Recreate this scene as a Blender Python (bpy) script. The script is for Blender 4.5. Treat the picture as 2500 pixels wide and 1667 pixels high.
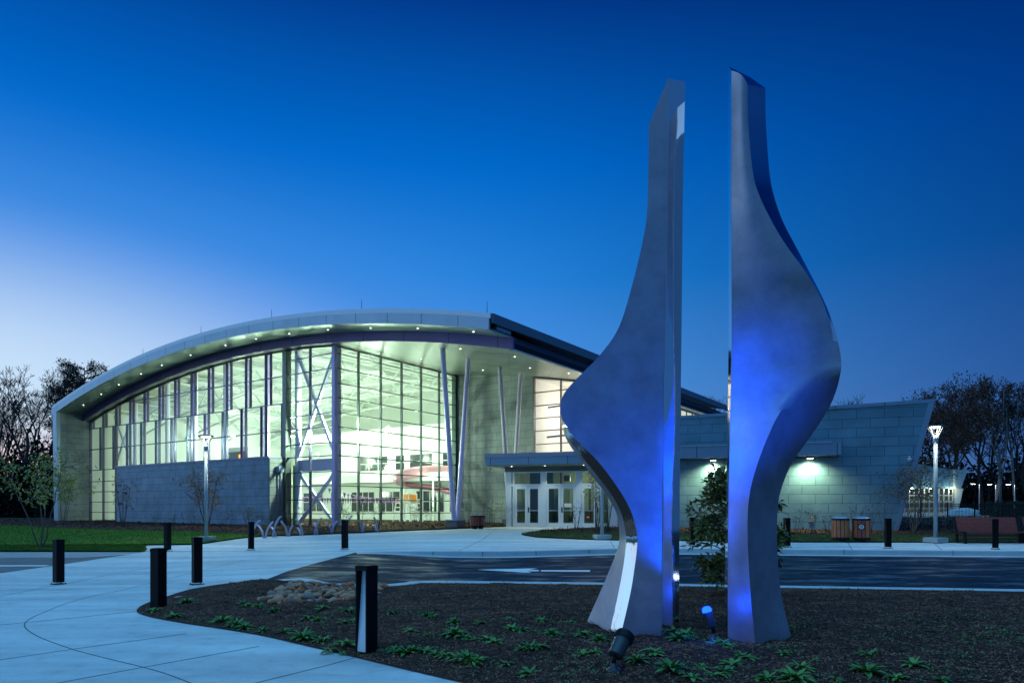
import bpy, bmesh, math, random
import numpy as np
from mathutils import Vector, Matrix, noise as mnoise
from mathutils.geometry import delaunay_2d_cdt

for o in list(bpy.data.objects):
    bpy.data.objects.remove(o)
sc = bpy.context.scene
COL = sc.collection

# ------------------------------------------------------------------ camera
FPX, CX, HY, HC = 1700.0, 1250.0, 1240.0, 1.7      # focal length in photo pixels, centre column, horizon row, eye height
cd = bpy.data.cameras.new('camera')
cam = bpy.data.objects.new('camera', cd)
COL.objects.link(cam)
cam.location = (0, 0, HC)
cam.rotation_euler = (math.radians(90), 0, 0)
cd.sensor_width = 36.0
cd.lens = FPX / 2500 * 36
cd.shift_y = (HY - 833.5) / 2500
cd.clip_start = 0.1
cd.clip_end = 4000
sc.camera = cam

# ------------------------------------------------------------------ render settings
sc.view_settings.view_transform = 'Standard'
sc.view_settings.look = 'None'
sc.view_settings.exposure = 0
sc.view_settings.gamma = 1
sc.cycles.use_denoising = True
sc.cycles.max_bounces = 8
sc.cycles.diffuse_bounces = 4
sc.cycles.glossy_bounces = 4
sc.cycles.transparent_max_bounces = 24
sc.cycles.sample_clamp_indirect = 6
sc.cycles.sample_clamp_direct = 0
sc.cycles.caustics_reflective = False
sc.cycles.caustics_refractive = False


def lin(c):
    return tuple((v / 255 / 12.92) if v / 255 <= 0.04045 else ((v / 255 + 0.055) / 1.055) ** 2.4 for v in c)


# ------------------------------------------------------------------ dusk sky
world = bpy.data.worlds.new('World')
sc.world = world
world.use_nodes = True
wn, wl = world.node_tree.nodes, world.node_tree.links
wn.clear()


def wmath(op, a, b=None, clamp=False):
    n = wn.new('ShaderNodeMath'); n.operation = op; n.use_clamp = clamp
    for i, v in enumerate((a, b)):
        if v is None: continue
        if isinstance(v, (int, float)): n.inputs[i].default_value = v
        else: wl.new(v, n.inputs[i])
    return n.outputs[0]


def wrange(v, a, b, c=0.0, d=1.0, smooth=True):
    n = wn.new('ShaderNodeMapRange'); n.interpolation_type = 'SMOOTHSTEP' if smooth else 'LINEAR'
    wl.new(v, n.inputs[0])
    for i, x in enumerate((a, b, c, d)): n.inputs[i + 1].default_value = x
    return n.outputs[0]


def wmix(f, a, b, mode='MIX'):
    n = wn.new('ShaderNodeMix'); n.data_type = 'RGBA'; n.blend_type = mode; n.clamp_result = False
    if isinstance(f, (int, float)): n.inputs[0].default_value = f
    else: wl.new(f, n.inputs[0])
    for i, v in ((6, a), (7, b)):
        if isinstance(v, tuple): n.inputs[i].default_value = (*v[:3], 1)
        else: wl.new(v, n.inputs[i])
    return n.outputs[2]


tc = wn.new('ShaderNodeTexCoord')
sx = wn.new('ShaderNodeSeparateXYZ'); wl.new(tc.outputs['Generated'], sx.inputs[0])
el = wmath('MULTIPLY', wmath('ARCSINE', sx.outputs[2]), 180 / math.pi)
az = wmath('MULTIPLY', wmath('ARCTAN2', sx.outputs[0], sx.outputs[1]), 180 / math.pi)
ramp = wn.new('ShaderNodeValToRGB')
wl.new(wrange(el, 0, 90, 0, 1, False), ramp.inputs[0])
stops = [(0, (118, 168, 232)), (10, (78, 150, 228)), (18, (26, 128, 216)), (26, (0, 106, 204)), (37, (2, 51, 133)), (90, (3, 46, 130))]
while len(ramp.color_ramp.elements) < len(stops): ramp.color_ramp.elements.new(0.5)
for e, (p, c) in zip(ramp.color_ramp.elements, stops):
    e.position = p / 90; e.color = (*lin(c), 1)
base = ramp.outputs[0]
# darker towards the east (right)
base = wmix(wrange(az, -10, 50), base, wmix(1.0, base, (0.17, 0.23, 0.36), 'MULTIPLY'))
# behind the camera: unseen sky, set bluer to tint the walls
back = wrange(wmath('ABSOLUTE', az), 75, 130)
base = wmix(back, base, (0.035, 0.145, 0.40))
# the zenith beyond the frame: brightened past the visible sky to light the paving
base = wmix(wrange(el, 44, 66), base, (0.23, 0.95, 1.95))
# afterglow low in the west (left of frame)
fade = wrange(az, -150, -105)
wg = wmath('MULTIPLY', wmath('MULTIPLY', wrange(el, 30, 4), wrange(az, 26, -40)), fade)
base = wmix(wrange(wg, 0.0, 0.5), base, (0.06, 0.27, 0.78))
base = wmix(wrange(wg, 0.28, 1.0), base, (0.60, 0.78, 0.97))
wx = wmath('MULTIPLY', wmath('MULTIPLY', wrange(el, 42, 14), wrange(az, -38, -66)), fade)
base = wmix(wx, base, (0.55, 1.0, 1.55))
low = wmath('MULTIPLY', wmath('MULTIPLY', wrange(el, 7, 1.5), wrange(az, -18, -34)), wrange(az, -62, -46))
base = wmix(wmath('MULTIPLY', low, 0.7), base, (0.95, 0.52, 0.45))
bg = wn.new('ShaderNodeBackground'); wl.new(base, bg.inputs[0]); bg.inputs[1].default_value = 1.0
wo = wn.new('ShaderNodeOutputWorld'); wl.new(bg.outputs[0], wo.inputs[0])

# ------------------------------------------------------------------ helpers
def rng(seed): return np.random.default_rng(seed)


def sstep(a, b, x):
    t = np.clip((np.asarray(x, float) - a) / (b - a), 0, 1)
    return t * t * (3 - 2 * t)


YR = [-50, 8, 12, 14, 21.5, 24.5, 32, 42, 60, 3000]; ZR = [0, 0, 0.02, 0.06, 0.22, 0.28, 0.45, 0.58, 0.62, 0.62]
YL = [-50, 8, 12, 16.3, 21, 25.5, 33, 42, 60, 3000]; ZL = [0, 0, -.03, -.09, 0.0, 0.11, 0.36, 0.56, 0.62, 0.62]


def gz(x, y):
    t = sstep(-3, -11, x)
    return (1 - t) * np.interp(y, YR, ZR) + t * np.interp(y, YL, ZL)


def gz1(x, y): return float(gz(x, y))


def G(px, py, off=0.0, zf=gz1):
    """the ground point seen at a photo pixel"""
    z = 0.2
    for _ in range(30):
        Y = (HC - z) * FPX / (py - HY)
        Y = min(Y, 400)
        z = 0.5 * z + 0.5 * (zf((px - CX) / FPX * Y, Y) + off)
    return Vector(((px - CX) / FPX * Y, Y, z))


def P(px, py, Y):
    return Vector(((px - CX) / FPX * Y, Y, HC - (py - HY) / FPX * Y))


MATS = {}


class MB:
    """collects shapes and links them as one mesh object"""
    def __init__(s): s.v, s.f, s.n = [], [], 0

    def add(s, vs, fs):
        k = s.n
        s.v.append(np.asarray(vs, float).reshape(-1, 3)); s.n += len(vs)
        s.f.extend([tuple(i + k for i in f) for f in fs]); return s

    def hexa(s, p):
        """8 corners: bottom ring 0-3 then top ring 4-7"""
        return s.add([tuple(q) for q in p], [(3, 2, 1, 0), (4, 5, 6, 7), (0, 1, 5, 4), (1, 2, 6, 5), (2, 3, 7, 6), (3, 0, 4, 7)])

    def box(s, c, size, rz=0.0):
        c = Vector(c); h = [v / 2 for v in size]; R = Matrix.Rotation(rz, 3, 'Z')
        q = [(-1, -1, -1), (1, -1, -1), (1, 1, -1), (-1, 1, -1), (-1, -1, 1), (1, -1, 1), (1, 1, 1), (-1, 1, 1)]
        return s.hexa([c + R @ Vector((a * h[0], b * h[1], d * h[2])) for a, b, d in q])

    def beam(s, a, b, w, h=None, up=(0, 0, 1)):
        a, b = Vector(a), Vector(b); h = h or w
        d = (b - a).normalized(); u = Vector(up)
        if abs(d.dot(u)) > 0.95: u = Vector((1, 0, 0))
        sd = d.cross(u).normalized(); u = sd.cross(d).normalized()
        o = [(-1, -1), (1, -1), (1, 1), (-1, 1)]
        ring = lambda p: [p + sd * (w / 2 * i) + u * (h / 2 * j) for i, j in o]
        return s.hexa(ring(a) + ring(b))

    def tube(s, path, radii, k=8, cap=True):
        path = [Vector(p) for p in path]; n = len(path)
        if isinstance(radii, (int, float)): radii = [radii] * n
        u = None; vs = []
        for i, p in enumerate(path):
            d = (path[min(i + 1, n - 1)] - path[max(i - 1, 0)]).normalized()
            if u is None:
                u = d.cross(Vector((0, 0, 1)) if abs(d.z) < 0.9 else Vector((1, 0, 0))).normalized()
            else:
                u = (u - d * u.dot(d)).normalized()
            w = d.cross(u)
            vs += [tuple(p + (u * math.cos(2 * math.pi * j / k) + w * math.sin(2 * math.pi * j / k)) * radii[i]) for j in range(k)]
        fs = [(i * k + j, i * k + (j + 1) % k, (i + 1) * k + (j + 1) % k, (i + 1) * k + j) for i in range(n - 1) for j in range(k)]
        if cap: fs += [tuple(range(k))[::-1], tuple((n - 1) * k + j for j in range(k))]
        return s.add(vs, fs)

    def lathe(s, prof, c=(0, 0, 0), k=20, axis=None):
        """prof: (radius, height) pairs about a vertical (or given) axis"""
        R = Vector((0, 0, 1)).rotation_difference(Vector(axis).normalized()).to_matrix() if axis is not None else Matrix.Identity(3)
        c = Vector(c); vs = []
        for r, z in prof:
            vs += [tuple(c + R @ Vector((r * math.cos(2 * math.pi * j / k), r * math.sin(2 * math.pi * j / k), z))) for j in range(k)]
        n = len(prof)
        fs = [(i * k + j, i * k + (j + 1) % k, (i + 1) * k + (j + 1) % k, (i + 1) * k + j) for i in range(n - 1) for j in range(k)]
        fs += [tuple(range(k))[::-1], tuple((n - 1) * k + j for j in range(k))]
        return s.add(vs, fs)

    def prism(s, poly, ext):
        """closed polygon of 3-D points pushed along ext"""
        n = len(poly); e = Vector(ext); p = [Vector(q) for q in poly]
        return s.add([tuple(q) for q in p] + [tuple(q + e) for q in p],
                     [tuple(range(n))[::-1], tuple(range(n, 2 * n))] + [(i, (i + 1) % n, n + (i + 1) % n, n + i) for i in range(n)])

    def build(s, name, mat, parent=None, org=(0, 0, 0), smooth=False):
        me = bpy.data.meshes.new(name)
        V = np.concatenate(s.v) if s.v else np.zeros((0, 3))
        V = V - np.asarray(org, float)
        me.from_pydata(V.tolist(), [], s.f)
        me.update()
        return finish(name, me, mat, parent, smooth)


def finish(name, me, mat, parent=None, smooth=False, uv=True):
    for m in (mat if isinstance(mat, (list, tuple)) else [mat]):
        me.materials.append(m)
    if uv and len(me.polygons) and len(me.loops) < 400000:
        nl = len(me.loops); npz = len(me.polygons)
        nor = np.zeros(npz * 3); me.polygons.foreach_get('normal', nor); nor = nor.reshape(-1, 3)
        tot = np.zeros(npz, int); me.polygons.foreach_get('loop_total', tot)
        vi = np.zeros(nl, int); me.loops.foreach_get('vertex_index', vi)
        co = np.zeros(len(me.vertices) * 3); me.vertices.foreach_get('co', co); co = co.reshape(-1, 3)
        fi = np.repeat(np.arange(npz), tot); nn = nor[fi]; p = co[vi]
        hl = np.hypot(nn[:, 0], nn[:, 1]) + 1e-9
        flat = np.abs(nn[:, 2]) > 0.8
        u = np.where(flat, p[:, 0], (-nn[:, 1] * p[:, 0] + nn[:, 0] * p[:, 1]) / hl)
        w = np.where(flat, p[:, 1], p[:, 2])
        l = me.uv_layers.new(name='UVMap'); l.data.foreach_set('uv', np.stack([u, w], 1).ravel())
    if smooth: me.polygons.foreach_set('use_smooth', np.ones(len(me.polygons), bool))
    o = bpy.data.objects.new(name, me); COL.objects.link(o)
    if parent is not None: o.parent = parent
    return o


def raw(name, V, F, mat, parent=None, smooth=False, org=(0, 0, 0)):
    """numpy verts and equal-sized faces to a mesh object (fast)"""
    V = np.asarray(V, float) - np.asarray(org, float); F = np.asarray(F, np.int32)
    me = bpy.data.meshes.new(name)
    me.vertices.add(len(V)); me.vertices.foreach_set('co', V.ravel())
    k = F.shape[1]
    me.loops.add(F.size); me.loops.foreach_set('vertex_index', F.ravel())
    me.polygons.add(len(F)); me.polygons.foreach_set('loop_start', np.arange(len(F), dtype=np.int32) * k)
    me.update(calc_edges=True)
    return finish(name, me, mat, parent, smooth, uv=False)


def tag(o, label=None, cat=None, group=None, kind=None):
    if label: o['label'] = label
    if cat: o['category'] = cat
    if group: o['group'] = group
    if kind: o['kind'] = kind
    return o


def thing(name, label, cat, loc=(0, 0, 0), rz=0.0, group=None):
    o = bpy.data.objects.new(name, None); COL.objects.link(o)
    o.empty_display_size = 0.2
    o.location = loc; o.rotation_euler = (0, 0, rz)
    return tag(o, label, cat, group)


def dup(root, loc, rz=0.0, label=None, group=None, scale=None):
    r = root.copy(); COL.objects.link(r); r.location = loc; r.rotation_euler = (0, 0, rz)
    if scale: r.scale = (scale,) * 3
    if label: r['label'] = label
    if group: r['group'] = group
    for ch in root.children:
        c = ch.copy(); COL.objects.link(c); c.parent = r
        for gch in ch.children:
            d = gch.copy(); COL.objects.link(d); d.parent = c
    return r


# ------------------------------------------------------------------ materials
def mat(name, color, rough=0.6, metal=0.0, spec=0.5, var=0.0, vscale=3.0, bump=0.0, bscale=40.0, color2=None, emit=None, estr=0.0, stretch=None, det=6):
    m = bpy.data.materials.new(name); m.use_nodes = True
    nt = m.node_tree; N, L = nt.nodes, nt.links
    b = N['Principled BSDF']
    b.inputs['Base Color'].default_value = (*color, 1); b.inputs['Roughness'].default_value = rough
    b.inputs['Metallic'].default_value = metal; b.inputs['Specular IOR Level'].default_value = spec
    pos = None
    if var or bump or color2:
        ge = N.new('ShaderNodeNewGeometry'); pos = ge.outputs['Position']
        if stretch:
            mp = N.new('ShaderNodeMapping'); L.new(pos, mp.inputs[0]); mp.inputs['Scale'].default_value = stretch; pos = mp.outputs[0]
    if var or color2:
        t = N.new('ShaderNodeTexNoise'); t.inputs['Scale'].default_value = vscale; t.inputs['Detail'].default_value = det
        t.inputs['Roughness'].default_value = 0.62
        L.new(pos, t.inputs['Vector'])
        r = N.new('ShaderNodeValToRGB'); L.new(t.outputs[0], r.inputs[0])
        r.color_ramp.elements[0].position = 0.3; r.color_ramp.elements[1].position = 0.7
        c2 = color2 or tuple(min(1, c * (1 + var)) for c in color)
        c1 = color if color2 else tuple(c * (1 - var) for c in color)
        r.color_ramp.elements[0].color = (*c1, 1); r.color_ramp.elements[1].color = (*c2, 1)
        L.new(r.outputs[0], b.inputs['Base Color'])
    if bump:
        t2 = N.new('ShaderNodeTexNoise'); t2.inputs['Scale'].default_value = bscale; t2.inputs['Detail'].default_value = 5
        L.new(pos, t2.inputs['Vector'])
        bn = N.new('ShaderNodeBump'); bn.inputs['Strength'].default_value = bump; bn.inputs['Distance'].default_value = 0.03
        L.new(t2.outputs[0], bn.inputs['Height']); L.new(bn.outputs[0], b.inputs['Normal'])
    if emit:
        b.inputs['Emission Color'].default_value = (*emit, 1); b.inputs['Emission Strength'].default_value = estr
    MATS[name] = m
    return m


def block_mat(name, c1, c2, mortar, bw, bh, rough=0.45, offset=0.5, metal=0.0, msize=0.012, bump=0.25, stain=0.35, nscale=0.7, spec=0.5):
    """coursed wall panels laid out in the wall's own metres (UV), with joints, tone per panel and soft stains"""
    m = bpy.data.materials.new(name); m.use_nodes = True
    N, L = m.node_tree.nodes, m.node_tree.links
    b = N['Principled BSDF']; b.inputs['Roughness'].default_value = rough; b.inputs['Metallic'].default_value = metal
    b.inputs['Specular IOR Level'].default_value = spec
    uv = N.new('ShaderNodeUVMap'); uv.uv_map = 'UVMap'
    t = N.new('ShaderNodeTexBrick'); L.new(uv.outputs[0], t.inputs['Vector'])
    t.offset = offset; t.squash = 1.0
    t.inputs['Scale'].default_value = 1.0; t.inputs['Brick Width'].default_value = bw; t.inputs['Row Height'].default_value = bh
    t.inputs['Mortar Size'].default_value = msize; t.inputs['Mortar Smooth'].default_value = 0.1; t.inputs['Bias'].default_value = 0.0
    t.inputs['Color1'].default_value = (*c1, 1); t.inputs['Color2'].default_value = (*c2, 1); t.inputs['Mortar'].default_value = (*mortar, 1)
    ge = N.new('ShaderNodeNewGeometry')
    n = N.new('ShaderNodeTexNoise'); n.inputs['Scale'].default_value = nscale; n.inputs['Detail'].default_value = 7; n.inputs['Roughness'].default_value = 0.6
    L.new(ge.outputs['Position'], n.inputs['Vector'])
    mr = N.new('ShaderNodeMapRange'); L.new(n.outputs[0], mr.inputs[0])
    mr.inputs[1].default_value = 0.3; mr.inputs[2].default_value = 0.7; mr.inputs[3].default_value = 1 - stain; mr.inputs[4].default_value = 1 + stain * 0.6
    mx = N.new('ShaderNodeVectorMath'); mx.operation = 'SCALE'
    L.new(t.outputs['Color'], mx.inputs[0]); L.new(mr.outputs[0], mx.inputs['Scale'])
    L.new(mx.outputs[0], b.inputs['Base Color'])
    bn = N.new('ShaderNodeBump'); bn.inputs['Strength'].default_value = bump; bn.inputs['Distance'].default_value = 0.02; bn.invert = True
    L.new(t.outputs['Fac'], bn.inputs['Height']); L.new(bn.outputs[0], b.inputs['Normal'])
    MATS[name] = m
    return m


def glass_mat(name, tint, ior=1.45, rough=0.02):
    m = bpy.data.materials.new(name); m.use_nodes = True
    N, L = m.node_tree.nodes, m.node_tree.links; N.clear()
    tr = N.new('ShaderNodeBsdfTransparent'); tr.inputs[0].default_value = (*tint, 1)
    gl = N.new('ShaderNodeBsdfGlossy'); gl.inputs['Roughness'].default_value = rough
    ge = N.new('ShaderNodeNewGeometry'); dt = N.new('ShaderNodeVectorMath'); dt.operation = 'DOT_PRODUCT'
    L.new(ge.outputs['Incoming'], dt.inputs[0]); L.new(ge.outputs['Normal'], dt.inputs[1])
    def mth(op, a, b):
        n = N.new('ShaderNodeMath'); n.operation = op
        for i, v in enumerate((a, b)):
            if isinstance(v, (int, float)): n.inputs[i].default_value = v
            else: L.new(v, n.inputs[i])
        return n
    f1 = mth('POWER', mth('SUBTRACT', 1.0, mth('ABSOLUTE', dt.outputs['Value'], 0).outputs[0]).outputs[0], 5.0)
    fr = mth('ADD', mth('MULTIPLY', f1.outputs[0], 0.9).outputs[0], 0.05)
    mx = N.new('ShaderNodeMixShader'); o = N.new('ShaderNodeOutputMaterial')
    L.new(fr.outputs[0], mx.inputs[0]); L.new(tr.outputs[0], mx.inputs[1]); L.new(gl.outputs[0], mx.inputs[2]); L.new(mx.outputs[0], o.inputs[0])
    MATS[name] = m
    return m


def emis(name, color, s):
    m = bpy.data.materials.new(name); m.use_nodes = True
    N, L = m.node_tree.nodes, m.node_tree.links; N.clear()
    e = N.new('ShaderNodeEmission'); e.inputs[0].default_value = (*color, 1); e.inputs[1].default_value = s
    o = N.new('ShaderNodeOutputMaterial'); L.new(e.outputs[0], o.inputs[0])
    return m


M_conc = mat('concrete', (0.66, 0.64, 0.59), 0.75, var=0.27, vscale=0.5, bump=0.15, bscale=60, stretch=(0.4, 2.2, 1), det=8)
N_, L_ = M_conc.node_tree.nodes, M_conc.node_tree.links          # finer speckle and a few darker stains over the broad bands
b_ = N_['Principled BSDF']; src = b_.inputs['Base Color'].links[0].from_socket; g_ = N_.new('ShaderNodeNewGeometry')
for sc_, lo, hi, a_, b2_ in ((5.0, .50, .80, 1.0, .80), (45.0, .35, .65, .92, 1.06), (1.3, .55, .75, 1.0, .86)):
    t_ = N_.new('ShaderNodeTexNoise'); t_.inputs['Scale'].default_value = sc_; t_.inputs['Detail'].default_value = 6; L_.new(g_.outputs['Position'], t_.inputs['Vector'])
    m_ = N_.new('ShaderNodeMapRange'); L_.new(t_.outputs[0], m_.inputs[0])
    for i_, v_ in enumerate((lo, hi, a_, b2_)): m_.inputs[i_ + 1].default_value = v_
    x_ = N_.new('ShaderNodeVectorMath'); x_.operation = 'SCALE'; L_.new(src, x_.inputs[0]); L_.new(m_.outputs[0], x_.inputs['Scale']); src = x_.outputs[0]
L_.new(src, b_.inputs['Base Color'])
M_joint = mat('joint', (0.12, 0.12, 0.12), 0.9)
M_kerb = mat('kerb_concrete', (0.52, 0.52, 0.50), 0.75, var=0.12, vscale=1.5, bump=0.1)
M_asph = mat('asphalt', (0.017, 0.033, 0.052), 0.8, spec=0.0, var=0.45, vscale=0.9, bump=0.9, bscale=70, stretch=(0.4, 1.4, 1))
N_, L_ = M_asph.node_tree.nodes, M_asph.node_tree.links           # a thin, patchy damp sheen
b_ = N_['Principled BSDF']; gl_ = N_.new('ShaderNodeBsdfGlossy'); gl_.inputs['Roughness'].default_value = .30
L_.new(b_.inputs['Normal'].links[0].from_socket, gl_.inputs['Normal'])
g_ = N_.new('ShaderNodeNewGeometry'); mp_ = N_.new('ShaderNodeMapping'); mp_.inputs['Scale'].default_value = (.5, 1.3, 1); L_.new(g_.outputs['Position'], mp_.inputs[0])
t_ = N_.new('ShaderNodeTexNoise'); t_.inputs['Scale'].default_value = 1.1; t_.inputs['Detail'].default_value = 9; t_.inputs['Roughness'].default_value = .7; L_.new(mp_.outputs[0], t_.inputs['Vector'])
m_ = N_.new('ShaderNodeMapRange'); L_.new(t_.outputs[0], m_.inputs[0])
for i_, v_ in enumerate((.50, .74, .03, .42)): m_.inputs[i_ + 1].default_value = v_
x_ = N_.new('ShaderNodeMixShader'); L_.new(m_.outputs[0], x_.inputs[0]); L_.new(b_.outputs[0], x_.inputs[1]); L_.new(gl_.outputs[0], x_.inputs[2])
L_.new(x_.outputs[0], N_['Material Output'].inputs[0])
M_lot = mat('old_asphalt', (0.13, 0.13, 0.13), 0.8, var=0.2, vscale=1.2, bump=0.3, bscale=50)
M_paint = mat('road_paint', (0.78, 0.78, 0.76), 0.6, var=0.1, vscale=9)
M_mulch = mat('mulch', (0.018, 0.008, 0.005), 0.95, color2=(0.14, 0.06, 0.04), vscale=16, bump=1.0, bscale=70, spec=0.2, det=9)
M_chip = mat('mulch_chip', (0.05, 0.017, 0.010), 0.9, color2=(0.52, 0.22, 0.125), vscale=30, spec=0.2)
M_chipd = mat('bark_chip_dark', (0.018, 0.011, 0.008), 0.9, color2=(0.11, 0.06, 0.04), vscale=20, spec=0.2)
M_lawn = mat('lawn', (0.05, 0.13, 0.012), 0.95, color2=(0.11, 0.20, 0.025), vscale=2.2, bump=0.9, bscale=45, spec=0.1, det=10)
M_blade = mat('grass_blade', (0.06, 0.16, 0.015), 0.8, color2=(0.13, 0.23, 0.03), vscale=1.5, spec=0.2)
M_soil = mat('soil', (0.03, 0.035, 0.025), 0.95, var=0.4, vscale=0.3, spec=0.1)

# ------------------------------------------------------------------ ground sheets
def inside(poly, X, Y):
    x1, y1 = poly[:, 0], poly[:, 1]; x2, y2 = np.roll(x1, -1), np.roll(y1, -1)
    r = np.zeros(X.shape, bool)
    for a, b, c, d in zip(x1, y1, x2, y2):
        if b == d: continue
        r ^= ((b > Y) != (d > Y)) & (X < (c - a) * (Y - b) / (d - b) + a)
    return r


def sheet(name, poly, zf, m, res=0.6, kind='structure', skirt=0.0):
    """a polygon of ground filled with a fine triangle mesh that follows zf(x, y)"""
    pts = []
    poly = [(p[0], p[1]) for p in poly]
    for a, b in zip(poly, poly[1:] + poly[:1]):
        n = max(1, int(math.hypot(b[0] - a[0], b[1] - a[1]) / (res * 1.5)))
        pts += [(a[0] + (b[0] - a[0]) * i / n, a[1] + (b[1] - a[1]) * i / n) for i in range(n)]
    A = np.array(pts); nb = len(A)
    gx = np.arange(A[:, 0].min() + res * 0.37, A[:, 0].max(), res); gy = np.arange(A[:, 1].min() + res * 0.41, A[:, 1].max(), res)
    X, Y = np.meshgrid(gx, gy); X, Y = X.ravel(), Y.ravel()
    r = rng(len(pts)); X = X + r.uniform(-.15, .15, X.shape) * res; Y = Y + r.uniform(-.15, .15, Y.shape) * res
    k = inside(A, X, Y); X, Y = X[k], Y[k]
    V = [Vector(p) for p in pts] + [Vector(p) for p in zip(X, Y)]
    vo, eo, fo, *_ = delaunay_2d_cdt(V, [(i, (i + 1) % nb) for i in range(nb)], [], 1, 1e-5)
    Q = np.array([(v.x, v.y) for v in vo]); Z = zf(Q[:, 0], Q[:, 1])
    Vv = np.column_stack([Q, Z])
    F = np.array([f for f in fo if len(f) == 3])
    # faces up
    a, b, c = Q[F[:, 0]], Q[F[:, 1]], Q[F[:, 2]]
    cr = (b[:, 0] - a[:, 0]) * (c[:, 1] - a[:, 1]) - (b[:, 1] - a[:, 1]) * (c[:, 0] - a[:, 0])
    F[cr < 0] = F[cr < 0][:, ::-1]
    o = raw(name, Vv, F, m, smooth=True)
    o['kind'] = kind
    return o


def ribbon(mb, line, w, zf, h=0.0, lift=0.004):
    """a band of width w along a ground polyline, h thick"""
    L = [Vector((p[0], p[1])) for p in line]; ring = []
    for i, p in enumerate(L):
        d = (L[min(i + 1, len(L) - 1)] - L[max(i - 1, 0)]).normalized(); n = Vector((-d.y, d.x))
        ring.append((p + n * w / 2, p - n * w / 2))
    vs = []; fs = []
    for i, (a, b) in enumerate(ring):
        za, zb = zf(a.x, a.y) + lift, zf(b.x, b.y) + lift
        vs += [(a.x, a.y, za), (b.x, b.y, zb), (a.x, a.y, za - h - 0.01), (b.x, b.y, zb - h - 0.01)]
        if i:
            k = 4 * i; j = k - 4
            fs += [(j, j + 1, k + 1, k), (j, k, k + 2, j + 2), (j + 1, j + 3, k + 3, k + 1)]
    e = 4 * (len(ring) - 1)
    fs += [(0, 2, 3, 1), (e, e + 1, e + 3, e + 2)]
    mb.add(vs, fs)


def resample(line, step):
    out = []
    for a, b in zip(line, line[1:]):
        a, b = Vector((a[0], a[1])), Vector((b[0], b[1]))
        n = max(1, int((b - a).length / step))
        out += [a.lerp(b, i / n) for i in range(n)]
    return out + [Vector((line[-1][0], line[-1][1]))]


def smooth_line(pts, n=8):
    """Catmull-Rom through 2-D points"""
    p = [Vector((q[0], q[1])) for q in pts]; p = [p[0] * 2 - p[1]] + p + [p[-1] * 2 - p[-2]]; out = []
    for i in range(1, len(p) - 2):
        a, b, c, d = p[i - 1:i + 3]
        for k in range(n):
            t = k / n
            out.append(0.5 * ((2 * b) + (c - a) * t + (2 * a - 5 * b + 4 * c - d) * t * t + (3 * b - a - 3 * c + d) * t ** 3))
    return out + [p[-2]]


def GL(pix, off=0.0, zf=gz1):
    return [G(x, y, off, zf) for x, y in pix]


# terrain to the horizon, below the made ground
def terr(x, y):
    near = (1 - sstep(40, 60, np.abs(x))) * (1 - sstep(46, 58, y))
    return gz(x, y) - 0.45 * near - 0.02
t = np.concatenate([-np.geomspace(70, 1800, 14)[::-1], np.arange(-66, 67, 3.0), np.geomspace(70, 1800, 14)])
u = np.concatenate([[-200, -60, -20, -5], np.arange(0, 100, 3.0), np.geomspace(104, 2600, 16)])
X, Y = np.meshgrid(t, u); nx = len(t); nyy = len(u)
V = np.column_stack([X.ravel(), Y.ravel(), terr(X.ravel(), Y.ravel())])
F = [(j * nx + i, j * nx + i + 1, (j + 1) * nx + i + 1, (j + 1) * nx + i) for j in range(nyy - 1) for i in range(nx - 1)]
raw('ground', V, F, M_soil, smooth=True)['kind'] = 'structure'

# plaza edge (top of far kerb) and crossing line
plaza_edge = smooth_line(GL([(868, 1348), (900, 1346.5), (1000, 1344.7), (1120, 1344.6), (1240, 1344.5), (1370, 1341.5), (1500, 1338.3), (1661, 1337.6), (1917, 1340), (2200, 1342), (2500, 1344), (3300, 1350)]), 6)
cross = [G(640, 1418), G(700, 1394), G(780, 1371.5), G(868, 1348)]
XC = [c.x for c in cross]


def ddrop(x, y):
    """how far the carriageway lies below the walk level"""
    far = 0.145 * sstep(17, 21, y) + 0.03
    return far * sstep(-5.6, -1.5, x)


def zroad(x, y): return gz(x, y) - ddrop(x, y)
def zroad1(x, y): return float(zroad(x, y))


walk_back = [(3300, 1326), (2500, 1324.5), (1960, 1324), (1661, 1320), (1500, 1319), (1400, 1316), (1312, 1312), (1280, 1307), (1271, 1303.7), (1290, 1299), (1340, 1294), (1500, 1288.5),
             (1480, 1286), (1238, 1284), (1234, 1285), (1094, 1291.8), (924, 1298.6), (700, 1308), (641, 1309.5), (578, 1315.6), (497, 1327.5), (460, 1330), (358, 1331), (0, 1333), (-700, 1333)]
walk_poly = [Vector((-45, 2)), Vector((14, 2)), Vector((14, 6)), Vector((4, 7)), Vector((-2, 9)), Vector((-4.4, 12.5)), Vector((-5.6, 15.0))] + cross + plaza_edge + GL(walk_back)
sheet('pavement', walk_poly, lambda x, y: gz(x, y), M_conc, 0.7)

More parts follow.
